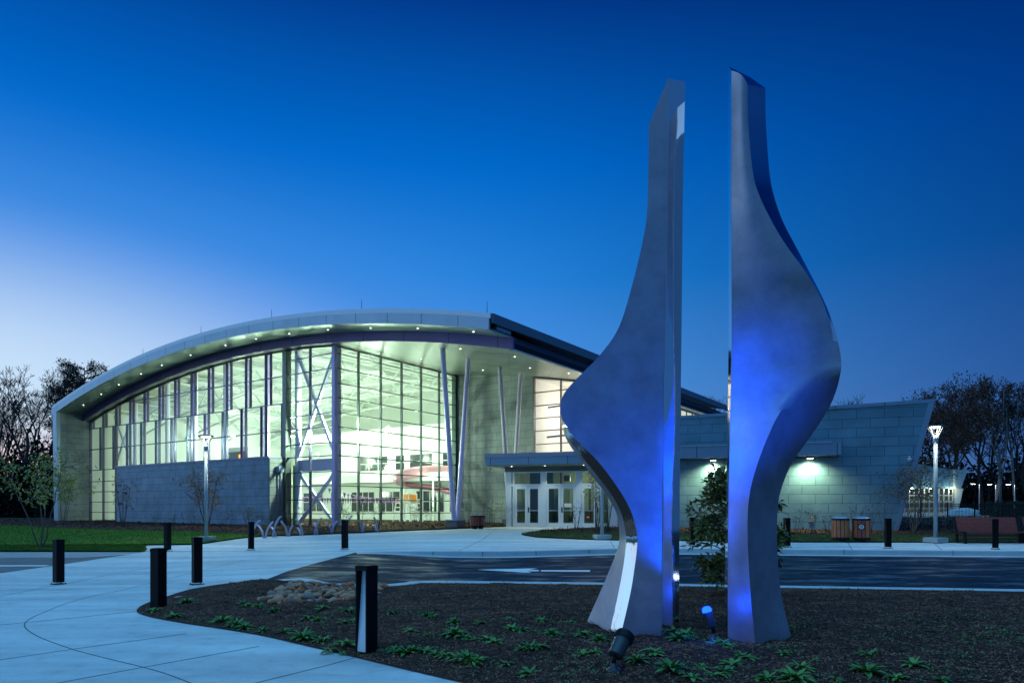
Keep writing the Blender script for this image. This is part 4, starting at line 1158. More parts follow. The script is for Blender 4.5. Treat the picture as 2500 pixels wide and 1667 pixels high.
for (a, b, la, lb, ra, rb) in ((6.7, 3.15, 7.1, 1.5, 6.35, 4.8), (6.5, 9.1, 6.4, 8.0, 6.5, 10.25)):
    mb = MB(); mb.box(W(a, b, .72), (.78, .78, .56), -TH); base = B(mb, 'column_base', mat('column_base', (.10, .12, .17), .6) if 'column_base' not in MATS else MATS['column_base'])
    mb = MB(); mb.box(W(a, b, 1.02), (.86, .86, .05), -TH); B(mb, 'base_cap', M_cop, base)
    for q, (ea, eb) in ((-.1, (la, lb)), (.1, (ra, rb))):
        mb = MB(); mb.tube([W(a, b + q * 1.6, 1.03), W(ea, eb, RF(ea) - 1.2)], .145, 16, False)
        if b < 5 or True: B(mb, 'slanted_column', M_lil if b < 5 else mat('pale_lilac', (.66, .62, .74), .4) if 'pale_lilac' not in MATS else (MATS['pale_lilac'] if b > 5 else M_lil), None, True)

# soffit downlights
M_dl = emis('downlight_glow', (1, .98, .88), 4.5)
def downlight(p, nrm_down=True, e=0, r=.042):
    mb = MB(); mb.lathe([(r, -.012), (r, .004)], p, 12); B(mb, 'downlight', M_dl)
    if e:
        ld = bpy.data.lights.new('downlight_beam', 'SPOT'); ld.energy = e; ld.color = (.80, 1, .82); ld.spot_size = math.radians(95); ld.spot_blend = .9; ld.shadow_soft_size = .07
        o = bpy.data.objects.new('downlight_beam', ld); COL.objects.link(o); o.location = Vector(p) - P0 - Vector((0, 0, .05)); o.parent = bld
for a in (-27.8, -24.9, -22.2, -19.0, -16.2, -12.6, -8.6, -5.4, -2.2, 1.2, 4.6, 8.0, 11.6): downlight(W(a, -1.55, RF(a) - .775), e=17)
for a, b in ((8.6, 1.2), (11.2, 2.6), (9.2, 7.2), (4.0, 9.4), (11.5, 7.9), (2.4, 5.0), (12.0, 12.0)): downlight(W(a, b, RF(a) - 1.27), e=30)

# --- entrance and wing (a plan turned 19 degrees)
EX = Vector((.9455, -.3256, 0)); NX = Vector((.3256, .9455, 0)); F0 = Vector((0, 42, 0))
def E(t, n, z): return F0 + EX * t + NX * n + Vector((0, 0, z))
def bxe(mb, t0, t1, n0, n1, z0, z1): mb.hexa([E(t0, n0, z0), E(t1, n0, z0), E(t1, n1, z0), E(t0, n1, z0), E(t0, n0, z1), E(t1, n0, z1), E(t1, n1, z1), E(t0, n1, z1)])
def tpx(px, n=0.0):
    r = (px - CX) / FPX; o = NX * n
    return (r * (42 + o.y) - o.x) / (.9455 + .3256 * r)

# wing: front wall leaning out at its right end
wl = MB(); zb, zt = .2, 6.98
wl.hexa([E(6.35, 0, zb), E(20.55, 0, zb), E(20.75, 14, zb), E(6.35, 14, zb), E(6.35, 0, zt - .38), E(22.25, 0, zt), E(22.45, 14, zt), E(6.35, 14, zt - .38)])
wing = B(wl, 'wing_wall', M_wing)
mb = MB(); mb.hexa([E(6.3, -.06, zt - .40), E(22.27, -.06, zt - .02), E(22.47, 14, zt - .02), E(6.3, 14, zt - .40), E(6.3, -.06, zt - .24), E(22.34, -.06, zt + .16), E(22.54, 14, zt + .16), E(6.3, 14, zt - .24)]); B(mb, 'wing_coping', M_fas, wing)
mb = MB(); mb.hexa([E(20.42, -.05, zb), E(20.60, -.05, zb), E(20.60, .1, zb), E(20.42, .1, zb), E(22.02, -.05, zt - .03), E(22.29, -.05, zt - .03), E(22.29, .1, zt - .03), E(22.02, .1, zt - .03)]); B(mb, 'corner_trim', M_fas, wing)
# side canopy with its two wall lamps
mb = MB(); bxe(mb, 7.6, 17.95, -1.0, -.002, 4.40, 5.02); can = B(mb, 'side_canopy', M_fas)
mb = MB(); bxe(mb, 7.5, 17.5, -1.05, -.01, 5.02, 5.09); B(mb, 'canopy_coping', M_cop, can)
for px in (1500, 1741, 1978):
    t0 = tpx(px, -.45)
    mb = MB(); bxe(mb, t0 - .17, t0 + .17, -.58, -.30, 4.29, 4.395); o = B(mb, 'wall_lamp', M_dkgrey, can)
    mb = MB(); bxe(mb, t0 - .14, t0 + .14, -.56, -.32, 4.28, 4.288); B(mb, 'lamp_lens', emis('wall_lamp_glow', (.95, 1, .8), 12), can)
    ld = bpy.data.lights.new('wall_lamp_beam', 'SPOT'); ld.energy = 680; ld.color = (1.0, 1.0, .55); ld.spot_size = math.radians(150); ld.spot_blend = .8; ld.shadow_soft_size = .12
    lo = bpy.data.objects.new('wall_lamp_beam', ld); COL.objects.link(lo); lo.location = E(t0, -.62, 4.24) - P0; lo.parent = bld
    lo.rotation_euler = Vector((NX.x * .15, NX.y * .15, -1)).to_track_quat('-Z', 'Y').to_euler()
# security camera and outlet box
q = E(tpx(2220), -.10, 1.7 + 117 / 1700 * 35.1)
mb = MB(); mb.lathe([(.03, 0), (.12, .02), (.12, .08), (.05, .10), (.02, .12)], q, 14); mb.lathe([(.085, 0), (.07, -.06), (.03, -.085)], q + Vector((0, 0, .0)), 14); mb.beam(q + Vector((0, 0, .11)), E(tpx(2220), 0, q.z + .2), .05); B(mb, 'security_camera', mat('camera_white', (.75, .76, .78), .4))
t0 = tpx(1981); mb = MB(); bxe(mb, t0 - .12, t0 + .12, -.06, -.002, .98, 1.25); B(mb, 'outlet_box', mat('outlet_grey', (.25, .24, .24), .5))

# doors
M_df = mat('door_frame', (.74, .78, .82), .4, .3)
M_sash = mat('door_sash', (.76, .80, .82), .4, .3)
dz0, dz1, dz2 = .56, 3.02, 3.86
pairs = [(.17, 1.80), (2.15, 3.95), (4.30, 6.05)]
mb = MB()
bxe(mb, -.35, -.02, -.06, .12, .5, dz2 + .02)
for t0, t1 in ((1.80, 2.15), (3.95, 4.30), (6.05, 6.4)): bxe(mb, t0, t1, -.05, .12, .5, dz2 + .02)
bxe(mb, .06, .17, -.05, .12, .5, dz2 + .02)
for t0, t1 in [(-.02, .06 + .0)] + pairs:
    bxe(mb, t0, t1, -.045, .11, dz1 + .01, dz1 + .12); bxe(mb, t0, t1, -.045, .11, dz2 - .05, dz2 + .02)
ent = B(mb, 'entrance_frame', M_df)
mb = MB(); bxe(mb, -.02, .06, -.01, 0, dz0, dz1); 
for t0, t1 in pairs: bxe(mb, t0, t1, 0, .012, dz1 + .12, dz2 - .05)
B(mb, 'transom_glass', M_glass, ent)
for pi, (t0, t1) in enumerate(pairs):
    w = (t1 - t0) / 2
    for s in (0, 1):
        a, b = t0 + s * w + .01, t0 + (s + 1) * w - .01
        mb = MB()
        st = .14
        bxe(mb, a, a + st, -.03, .03, dz0, dz1); bxe(mb, b - st, b, -.03, .03, dz0, dz1)
        bxe(mb, a + st, b - st, -.028, .028, dz0, dz0 + .27); bxe(mb, a + st, b - st, -.028, .028, dz1 - .17, dz1)
        dr = B(mb, 'door', M_sash)
        mb = MB(); bxe(mb, a + st, b - st, -.004, .004, dz0 + .27, dz1 - .17); B(mb, 'door_glass', M_glass, dr)
        mb = MB(); bxe(mb, a + st, b - st, -.026, .026, dz0 + .98, dz0 + 1.02); B(mb, 'push_bar', M_alu, dr)
        if s: mb = MB(); bxe(mb, a + .03, a + .10, -.085, -.032, dz0 + .88, dz0 + 1.2); B(mb, 'door_handle', M_dkgrey, dr)
        if pi == 2:
            for c_, mm, rr, nn in ((0, mat('sticker_red', (.55, .05, .05), .5) if 'sticker_red' not in MATS else MATS['sticker_red'], .095, -.008), (1, M_wht, .0, -.011)):
                mb = MB(); cc = E((a + b) / 2 - .06, nn, dz0 + .62)
                if rr: mb.lathe([(rr, 0), (rr, .003)], cc, 20, NX)
                else: mb.prism([cc + EX * x + Vector((0, 0, z)) for x, z in ((-.06, -.018), (.06, -.018), (.06, .018), (-.06, .018))], NX * .002)
                B(mb, 'no_entry_sticker', mm, dr)
        if pi == 1 and s: mb = MB(); bxe(mb, a + .2, b - .25, -.012, -.006, dz0 + 1.2, dz0 + 1.42); B(mb, 'paper_notice', M_wht, dr)
# header, canopy, vestibule
mb = MB(); bxe(mb, -.45, 6.4, -.10, .2, dz2 + .02, 4.2); B(mb, 'door_header', mat('header_panel', (.13, .16, .15), .5, .2))
mb = MB(); bxe(mb, -.95, 7.4, -2.0, 1.2, 4.18, 4.62); can = B(mb, 'entrance_canopy', M_fas)
mb = MB(); bxe(mb, -1.0, 7.45, -2.05, 1.2, 4.62, 4.85); B(mb, 'canopy_coping', mat('canopy_coping', (.32, .33, .42), .4, .4), can)
mb = MB(); bxe(mb, -.93, 7.3, -1.96, -.12, 4.165, 4.177); B(mb, 'canopy_soffit', M_sof2, can)
for t0 in (.25, 2.3, 4.6): downlight(E(t0, -.8, 4.158), e=110)
mb = MB()
bxe(mb, -.30, 6.4, 5.6, 5.8, .4, 4.1); bxe(mb, -.34, -.28, .15, 5.7, .4, 4.1); bxe(mb, 6.36, 6.42, .15, 5.7, .4, 4.1); bxe(mb, -.3, 6.4, .15, 5.7, 4.05, 4.12)
B(mb, 'vestibule_wall', mat('vestibule_wall', (.42, .52, .36), .7))
mb = MB(); bxe(mb, -.3, 6.4, .12, 5.6, .42, .555); B(mb, 'vestibule_floor', mat('vestibule_floor', (.30, .30, .28), .5))
mb = MB(); bxe(mb, .2, 1.75, 3.0, 3.1, .56, 4.0); bxe(mb, 2.5, 3.8, 4.9, 5.55, .56, 1.6); bxe(mb, 4.6, 5.0, 4.0, 4.1, .56, 3.0); bxe(mb, 2.2, 2.3, 2.6, 5.0, .56, 2.9); B(mb, 'vestibule_partition', mat('dark_partition', (.06, .10, .07), .4))
for t0, n0 in ((3.0, 1.6), (5.2, 1.6)):
    mb = MB(); bxe(mb, t0 - .2, t0 + .2, n0, n0 + .1, 3.35, 3.7); B(mb, 'exit_box', M_dkgrey)
    downlight(E(t0 + .4, n0 + .6, 4.045), e=70)
plight(E(4.0, 3.4, 3.5), 90, .2, (1, .98, .74), 'vestibule_lamp')
# ------------------------------------------------------------------ things in the pool hall
M_slide = mat('slide_pink', (.62, .30, .36), .3); M_slided = mat('slide_dark', (.33, .12, .17), .35)
org = W(-4.5, 16, FL); t = thing('water_slide', 'pink curling water slide inside the hall behind the side window', 'slide', org)
key = [P(1092, 1149, 60.5), P(1050, 1149, 60), P(1010, 1153, 59.5), P(978, 1162, 60), P(972, 1170, 61.5), P(990, 1176, 62.5), P(1030, 1181, 62), P(1070, 1187, 61), P(1105, 1196, 60)]
key = [2 * key[0] - key[1]] + key + [2 * key[-1] - key[-2]]; pth = []
for i in range(40):
    u = i / 39 * 7.999; k = int(u) + 1; f = u - int(u); a_, b_, c_, d_ = key[k - 1:k + 3]
    pth.append(.5 * ((2 * b_) + (c_ - a_) * f + (2 * a_ - 5 * b_ + 4 * c_ - d_) * f * f + (3 * b_ - a_ - 3 * c_ + d_) * f ** 3))
mb = MB(); mb.tube(pth[:26], .47, 14, False); mb.build('tube', M_slide, t, org, True)
vs = []; fs = []
for i, p in enumerate(pth[25:]):
    q = pth[25:][min(i + 1, 14)] - pth[25:][max(i - 1, 0)]; s = Vector((-q.y, q.x, 0)).normalized()
    for k in range(7):
        a = math.pi + math.pi * k / 6; vs.append(tuple(p + s * math.cos(a) * .5 + Vector((0, 0, math.sin(a) * .45))))
    if i: fs += [(7 * i - 7 + k, 7 * i - 6 + k, 7 * i + 1 + k, 7 * i + k) for k in range(6)]
mb = MB(); mb.add(vs, fs); o = mb.build('flume', M_slided, t, org, True); sm = o.modifiers.new('s', 'SOLIDIFY'); sm.thickness = .05
for i in (4, 14, 24, 34):
    mb = MB(); mb.tube([(pth[i].x, pth[i].y, FL), tuple(pth[i] - Vector((0, 0, .6)))], .09, 8); mb.build('support_post', M_wht, t, org)

M_chair = mat('chair_white', (.80, .80, .78), .5); M_or = mat('chair_orange', (.85, .30, .04), .5)
def guard_chair(label):
    t = thing('lifeguard_chair', label, 'lifeguard chair', (0, 0, 0), 0, 'lifeguard chairs on the pool deck')
    for i in (-1, 1):
        for j in (-1, 1):
            mb = MB(); mb.beam((i * .55, j * .5, 0), (i * .38, j * .34, 1.5), .09); mb.build('leg', M_chair, t)
    mb = MB()
    for k in range(4): z = .3 + .3 * k; w = .52 - .03 * k; mb.box((0, -.50 + .035 * k, z), (2 * w, .07, .08))
    mb.build('ladder', M_chair, t)
    mb = MB(); mb.box((0, 0, 1.53), (.85, .8, .07)); mb.box((0, .36, 1.95), (.8, .06, .75)); mb.build('seat', M_chair, t)
    for i in (-1, 1): mb = MB(); mb.box((i * .42, 0, 1.82), (.06, .7, .08)); mb.box((i * .42, -.3, 1.68), (.06, .06, .28)); mb.build('armrest', M_chair, t)
    mb = MB(); mb.box((0, .0, 1.585), (.7, .6, .04)); mb.box((0, .31, 2.0), (.6, .04, .42)); mb.build('cushion', M_or, t)
    return t
g0 = guard_chair('white lifeguard chair with orange cushion, left of two behind the side window'); g0.location = P(982, 1252, 53.5); g0.location.z = FL; g0.rotation_euler = (0, 0, -.9)
dup(g0, Vector((P(1000, 1252, 54).x + .2, 55, FL)), .5, 'white lifeguard chair with orange cushion, right of two behind the side window')

M_pm, M_pd = mat('pennant_magenta', (.50, .10, .62), .6), mat('pennant_dark', (.035, .05, .045), .6)
def pennants(label, p, q, n, sag):
    org = (p + q) / 2; t = thing('pennant_line', label, 'pennants', org, 0, 'backstroke pennants over the pool')
    pts = [p.lerp(q, i / 40) - Vector((0, 0, sag * 4 * (i / 40) * (1 - i / 40))) for i in range(41)]
    mb = MB(); mb.tube(pts, .012, 4); mb.build('cord', M_chair, t, org)
    d = (q - p).normalized(); nrm = Vector((d.y, -d.x, 0))
    for i in range(n):
        u = (i + .5) / n; c = p.lerp(q, u) - Vector((0, 0, sag * 4 * u * (1 - u))); w = (q - p).length / n * .40
        mb = MB(); mb.prism([c - d * w, c + d * w, c - Vector((0, 0, .44))], nrm * .01); mb.build('pennant', M_pm if i % 2 else M_pd, t, org)
pennants('front string of magenta and dark pennants hanging low across the glass', P(731, 1212, 47), P(972, 1213, 53), 40, .10)
pennants('rear string of faint pennants hanging above the front string', P(800, 1190, 58), P(960, 1218, 60), 18, .25)

# scoreboard on the end wall
org = W(-14.8, 18.6, 5.6); t = thing('scoreboard', 'dark scoreboard with white lettering seen through the long arched window', 'scoreboard', org)
c0 = P(566, 1112, 58.0); uu = AX
def sb(mb, x0, x1, z0, z1, d0, d1): mb.hexa([c0 + AX * x + BX * d + Vector((0, 0, z)) for x, d, z in ((x0, d0, z0), (x1, d0, z0), (x1, d1, z0), (x0, d1, z0), (x0, d0, z1), (x1, d0, z1), (x1, d1, z1), (x0, d1, z1))])
mb = MB(); sb(mb, -1.5, 1.9, -.9, .62, 0, .2); mb.build('board', mat('board_grey', (.09, .10, .10), .5), t, org)
mb = MB(); sb(mb, -1.42, 1.85, .30, .66, -.03, -.002); mb.build('header_panel', M_wht, t, org)
def text(s, loc, size, m, parent, org, xdir, zdir=Vector((0, 0, 1)), ext=.004):
    cu = bpy.data.curves.new('lettering', 'FONT'); cu.body = s; cu.size = size; cu.extrude = ext; cu.align_x = 'LEFT'
    tmp = bpy.data.objects.new('lettering', cu); COL.objects.link(tmp); dg = bpy.context.evaluated_depsgraph_get()
    me = bpy.data.meshes.new_from_object(tmp.evaluated_get(dg)); bpy.data.objects.remove(tmp)
    o = bpy.data.objects.new('lettering', me); COL.objects.link(o); me.materials.clear(); me.materials.append(m)
    n = xdir.cross(zdir)
    o.parent = parent; o.rotation_euler = Matrix((xdir, zdir, n)).transposed().to_euler(); o.location = Vector(loc) - Vector(org)
    return o
text('HOME', c0 + AX * -1.25 + BX * -.012 + Vector((0, 0, -.12)), .34, M_wht, t, org, AX)
text('EVENT', c0 + AX * -1.25 + BX * -.012 + Vector((0, 0, -.68)), .34, M_wht, t, org, AX)
mb = MB(); sb(mb, 1.0, 1.5, -.85, .05, -.03, -.002); mb.build('digits', emis('amber_digits', (1, .32, .02), 3), t, org)

# ------------------------------------------------------------------ bike racks
M_rack = mat('rack_steel', (.40, .38, .52), .3, .7)
tubes = [[((225, 588), (95, 880)), ((185, 658), (281, 870))], [((440, 613), (315, 870))], [((560, 525), (436, 855)), ((395, 690), (479, 855))], [((558, 605), (665, 840)), ((752, 668), (692, 840))],
         [((795, 563), (903, 830)), ((828, 708), (877, 830))], [((1206, 553), (1098, 820)), ((1088, 622), (1142, 820))], [((1290, 628), (1363, 805)), ((1458, 603), (1376, 805))], [((1692, 513), (1590, 800)), ((1560, 640), (1600, 800))],
         [((1795, 588), (1853, 785)), ((1900, 638), (1868, 785))], [((2038, 538), (2106, 775)), ((2060, 668), (2088, 775))]]
where = ['leftmost, half behind a black bollard', 'second from the left, a single arching tube', 'third from the left, its tallest tube leaning right', 'fourth from the left, its tubes leaning apart like a V', 'fifth from the left, with one tall and one stub tube',
         'sixth from the left, its tubes crossing in an X', 'seventh from the left, a narrow Y shape', 'mostly hidden behind the plaza bollard', 'second from the right, a short Y shape', 'rightmost, nearest the entrance']
for tb, wh in zip(tubes, where):
    bx = sum(b[0] for _, b in tb) / len(tb); g0_ = G(600 + bx * .15306, 1180 + tb[0][1][1] * .15306)
    t = thing('bike_rack', f'curved steel bike rack, {wh}', 'bike rack', g0_, 0, 'curved bike racks along the plaza edge')
    for k, (tip, base) in enumerate(tb):
        b = G(600 + base[0] * .15306, 1180 + base[1] * .15306); e = P(600 + tip[0] * .15306, 1180 + tip[1] * .15306, b.y - .25 + .5 * k)
        b.z = gz1(b.x, b.y)
        pts = []
        for i in range(13):
            u = i / 12; x = b.x + (e.x - b.x) * (u ** 1.7); y = b.y + (e.y - b.y) * u ** 1.7; z = b.z + (e.z - b.z) * (1 - (1 - u) ** 1.25)
            pts.append(Vector((x, y, z)))
        mb = MB(); mb.tube(pts, [.045] * 13, 10); mb.build('bent_tube', M_rack, t, g0_, True)

# ------------------------------------------------------------------ street lamps
M_pole = mat('pole_paint', (.36, .42, .46), .4, .3); M_head = mat('lamp_head_dark', (.12, .12, .16), .4, .4)
def street_lamp(label):
    t = thing('street_lamp', label, 'street lamp', (0, 0, 0), 0, 'street lamps with funnel heads')
    mb = MB(); mb.box((0, 0, .09), (.62, .62, .18)); mb.build('base', M_pole, t)
    mb = MB(); mb.tube([(0, 0, .18), (0, 0, 3.95)], [.075, .068], 20); mb.build('pole', M_pole, t, (0, 0, 0), True)
    mb = MB(); mb.lathe([(.085, 3.90), (.095, 3.92), (.095, 4.08), (.075, 4.10)], (0, 0, 0), 20); mb.build('collar', M_pole, t)
    hd = MB(); hd.lathe([(.31, 4.50), (.335, 4.52), (.335, 4.54), (.25, 4.56), (.03, 4.585)], (0, 0, 0), 28); h = hd.build('lamp_head', M_head, t, (0, 0, 0))
    mb = MB()
    for i in range(6):
        a = 2 * math.pi * i / 6 + .3; mb.beam((.055 * math.cos(a), .055 * math.sin(a), 4.09), (0.27 * math.cos(a), .27 * math.sin(a), 4.50), .022, .04)
    mb.build('strut', mat('strut_metal', (.30, .32, .32), .35, .2) if 'strut_metal' not in MATS else MATS['strut_metal'], t)
    mb = MB(); mb.lathe([(.17, 4.475), (.19, 4.497)], (0, 0, 0), 24); mb.build('lamp_lens', M_lens, h)
    ld = bpy.data.lights.new('lamp_light', 'SPOT'); ld.energy = 330; ld.color = (.92, 1, .80); ld.spot_size = math.radians(128); ld.spot_blend = .6; ld.shadow_soft_size = .16
    o = bpy.data.objects.new('lamp_light', ld); COL.objects.link(o); o.parent = t; o.location = (0, 0, 4.46); o.rotation_euler = (math.radians(-26), 0, 0)
    return t
M_lens = emis('lamp_lens_glow', (1, .98, .86), 30)
s0 = street_lamp('lit street lamp on the left lawn in front of the low panelled wall'); q = G(503, 1318, .05); q.z -= .02; s0.location = q
q = G(2284, 1321.5, .05); q.z -= .02; dup(s0, q, .4, 'lit street lamp on the right lawn left of the bench')
q = G(1470, 1314, .05); q.z -= .02; dup(s0, q, .2, 'street lamp near the entrance, its head hidden behind the left blade')

# ------------------------------------------------------------------ bins and benches
M_w1 = mat('slat_wood', (.38, .10, .038), .55, color2=(.56, .17, .07), vscale=9, stretch=(3, 3, .5)); M_w2 = mat('slat_wood_red', (.24, .05, .025), .55, color2=(.34, .08, .04), vscale=9, stretch=(3, 3, .5))
M_lid = mat('bin_lid', (.36, .40, .46), .35, .5)
def bin_(label, wood, r, h, dome, sticker, nsl):
    t = thing('litter_bin', label, 'litter bin', (0, 0, 0), 0, None)
    mb = MB(); mb.lathe([(r * .5, 0), (r * .52, .02), (r * .5, .10), (r * .95, .10), (r * .98, .16), (r * .94, .2)], (0, 0, 0), 28); mb.build('base', M_black, t)
    mb = MB(); mb.lathe([(r * .90, .12), (r * .90, h - .14)], (0, 0, 0), 24); mb.build('liner', M_black, t)
    for i in range(nsl):
        a = 2 * math.pi * i / nsl; mb = MB(); mb.box((r * .95 * math.cos(a), r * .95 * math.sin(a), h / 2 + .02), (.03, 2 * math.pi * r * .95 / nsl * .88, h - .34), a); mb.build('slat', wood[i % len(wood)], t)
    mb = MB(); mb.lathe([(r * 1.0, h - .16), (r * 1.03, h - .15), (r * 1.03, h - .09), (r * .98, h - .08)], (0, 0, 0), 28); mb.build('rim', M_black, t)
    mb = MB(); mb.lathe([(r * 1.0, h - .08), (r * .9, h - .045), (r * .5, h), (r * .45, h + .002)] if dome else [(r * .99, h - .08), (r * .97, h - .05)], (0, 0, 0), 28); mb.build('lid', M_lid, t, (0, 0, 0), False)
    if sticker:
        a = sticker; n = Vector((math.cos(a), math.sin(a), 0)); c = n * (r * .95 + .018) + Vector((0, 0, h * .60)); u = Vector((-n.y, n.x, 0))
        mb = MB(); mb.prism([c + u * x + Vector((0, 0, z)) for x, z in ((-.11, -.11), (.11, -.11), (.11, .11), (-.11, .11))], n * .008); p = mb.build('plaque', M_black, t)
        mb = MB(); mb.lathe([(.088, .009), (.088, .012)], c, 24, n); mb.build('recycling_emblem', M_wht, p)
        mb = MB(); mb.lathe([(.066, .0125), (.066, .0145)], c, 24, n); mb.build('recycling_emblem', M_black, p)
        mb = MB()
        for k in range(3):
            b = math.pi / 2 + k * 2 * math.pi / 3; q = lambda rr, an: c + n * .015 + u * rr * math.cos(an) + Vector((0, 0, rr * math.sin(an)))
            mb.prism([q(.050, b - .55), q(.050, b + .25), q(.026, b + .35), q(.026, b - .45)], n * .002)
            mb.prism([q(.062, b + .25), q(.040, b + 1.0), q(.014, b + .3)], n * .002)
        mb.build('recycling_arrows', M_wht, p)
    return t
b1 = bin_('round wood slatted litter bin with domed lid, orange brown slats, left of the pair', [M_w1], .335, 1.02, True, None, 14); b1.location = G(2052, 1322)
b2 = bin_('round wood slatted recycling bin with white arrows emblem, right of the pair', [M_w2, M_w2, M_w1], .335, 1.02, True, -math.pi / 2 - .45, 14); b2.location = G(2103, 1322.5)
b3 = bin_('low dark slatted bin beside the purple slanted columns, left of two', [M_w2], .26, .82, False, None, 10); q = G(1159, 1290.5); b3.location = q
b4 = bin_('low dark slatted recycling bin with emblem beside the purple slanted columns', [M_w2], .24, .82, False, -math.pi / 2 + 1.0, 10); b4.location = G(1174, 1290)

M_bw = mat('bench_wood', (.20, .042, .03), .5, color2=(.33, .075, .055), vscale=8, stretch=(.6, 4, 4))
def bench(label, L):
    t = thing('bench', label, 'bench', (0, 0, 0), 0, 'slatted benches on the far pavement')
    mb = MB()
    for i in range(6):
        u = i / 5; z = .50 + .46 * u; y = .30 + .14 * u; mb.beam((-L / 2 + .06, y, z), (L / 2 - .06, y, z), .03, .078, up=(0, .29, .957))
    mb.build('backrest', M_bw, t)
    mb = MB()
    for i in range(6): mb.box((0, -.26 + i * .10, .455 - .012 * i + (.0 if i else -.01)), (L - .12, .085, .032))
    mb.build('seat', M_bw, t)
    mb = MB()
    for z in (.16, .30): mb.box((0, .18, z), (L - .2, .03, .09))
    mb.build('stretcher', mat('bench_under', (.09, .05, .025), .5) if 'bench_under' not in MATS else MATS['bench_under'], t)
    for s in (-1, 1):
        x = s * (L / 2 - .03)
        mb = MB(); mb.beam((x, .24, 0), (x, .28, .45), .09, .10); mb.beam((x, .27, .42), (x, .47, 1.0), .09, .07); mb.beam((x, -.30, 0), (x, -.27, .44), .09, .09); mb.beam((x, -.32, .43), (x, .28, .40), .09, .07); mb.build('end_frame', M_black, t)
    return t
n0 = bench('long dark red slatted bench on the far pavement right of the street lamp', 2.42); q = G(2346, 1326); n0.location = (q.x + 1.21, q.y - .0, q.z); n0.rotation_euler = (0, 0, -.06)
dup(n0, (q.x + 3.72, q.y - .15, gz1(q.x + 3.7, q.y)), -.06, 'second slatted bench at the right edge of the photo, only its left end showing')

# ------------------------------------------------------------------ trees and shrubs
def grow(seed, H, trunk, lev, spread=.55, kids=(2, 3), r0=.16, up=.25, shrink=.70):
    r = random.Random(seed); segs = []
    def go(p, d, L, rad, l):
        n = 3 if l < 3 else 2
        for i in range(n):
            d2 = (d + Vector((r.gauss(0, .10), r.gauss(0, .10), r.gauss(0, .05) + up * .10))).normalized()
            q = p + d2 * (L / n); r2 = rad * (1 - .26 * (i + 1) / n)
            segs.append((p, q, rad * (1 - .26 * i / n), r2, l)); p, d = q, d2
            if l and l < lev and r.random() < .55:
                go(p, (d + Vector((r.gauss(0, .8), r.gauss(0, .8), r.gauss(.1, .4)))).normalized(), L * .55, r2 * .5, l + 1 if l + 1 > lev - 2 else l + 2)
        if l >= lev: return
        k = r.choice(kids) + (1 if l == 0 else 0)
        ph = r.uniform(0, 6.28)
        for i in range(k):
            a = ph + 6.283 * i / k + r.gauss(0, .3); sp = spread * r.uniform(.6, 1.35)
            side = Vector((math.cos(a), math.sin(a), 0)); side = (side - d * side.dot(d)).normalized()
            go(p, (d * math.cos(sp) + side * math.sin(sp) + Vector((0, 0, up * .3))).normalized(), L * shrink * r.uniform(.8, 1.15), rad * .74 * (.62 if i else .8), l + 1)
    go(Vector((0, 0, -.1)), Vector((r.gauss(0, .04), r.gauss(0, .04), 1)).normalized(), H * trunk, r0, 0)
    return segs


def seg_mesh(name, segs, m, sides=4, rmin=.0):
    if not segs: return None
    A = np.array([s[0] for s in segs]); Bq = np.array([s[1] for s in segs]); ra = np.maximum(np.array([s[2] for s in segs]), rmin); rb = np.maximum(np.array([s[3] for s in segs]), rmin)
    d = Bq - A; d /= np.linalg.norm(d, axis=1)[:, None] + 1e-9
    ref = np.where(np.abs(d[:, 2:3]) < .9, [[0, 0, 1]], [[1, 0, 0]]); u = np.cross(d, ref); u /= np.linalg.norm(u, axis=1)[:, None]; w = np.cross(d, u)
    n = len(segs); V = np.zeros((n, 2, sides, 3))
    for k in range(sides):
        a = 2 * math.pi * k / sides; o = u * math.cos(a) + w * math.sin(a)
        V[:, 0, k] = A - d * ra[:, None] * .3 + o * ra[:, None]; V[:, 1, k] = Bq + d * rb[:, None] * .3 + o * rb[:, None]
    F = []
    b = (np.arange(n) * 2 * sides)[:, None]
    for k in range(sides): F.append(np.concatenate([b + k, b + (k + 1) % sides, b + sides + (k + 1) % sides, b + sides + k], 1))
    me = bpy.data.meshes.new(name); V = V.reshape(-1, 3); F = np.concatenate(F).astype(np.int32)
    me.vertices.add(len(V)); me.vertices.foreach_set('co', V.ravel()); me.loops.add(F.size); me.loops.foreach_set('vertex_index', F.ravel())
    me.polygons.add(len(F)); me.polygons.foreach_set('loop_start', np.arange(len(F), dtype=np.int32) * 4); me.update(calc_edges=True)
    me.materials.append(m); return me


def join_leaf(name, V, F, m):
    me = bpy.data.meshes.new(name); V = np.asarray(V, float); F = np.asarray(F, np.int32)
    me.vertices.add(len(V)); me.vertices.foreach_set('co', V.ravel()); me.loops.add(F.size); me.loops.foreach_set('vertex_index', F.ravel())
    me.polygons.add(len(F)); me.polygons.foreach_set('loop_start', np.arange(len(F), dtype=np.int32) * 4); me.update(calc_edges=True)
    me.materials.append(m); return me


M_bark = mat('bark', (.028, .024, .022), .9, var=.3, vscale=3); M_barkp = mat('pale_bark', (.11, .10, .095), .85, var=.3, vscale=4)
M_redleaf = mat('russet_leaf', (.10, .032, .014), .8, color2=(.17, .055, .022), vscale=.8)
M_pine = mat('pine_needles', (.012, .022, .012), .85, color2=(.025, .04, .018), vscale=.8)


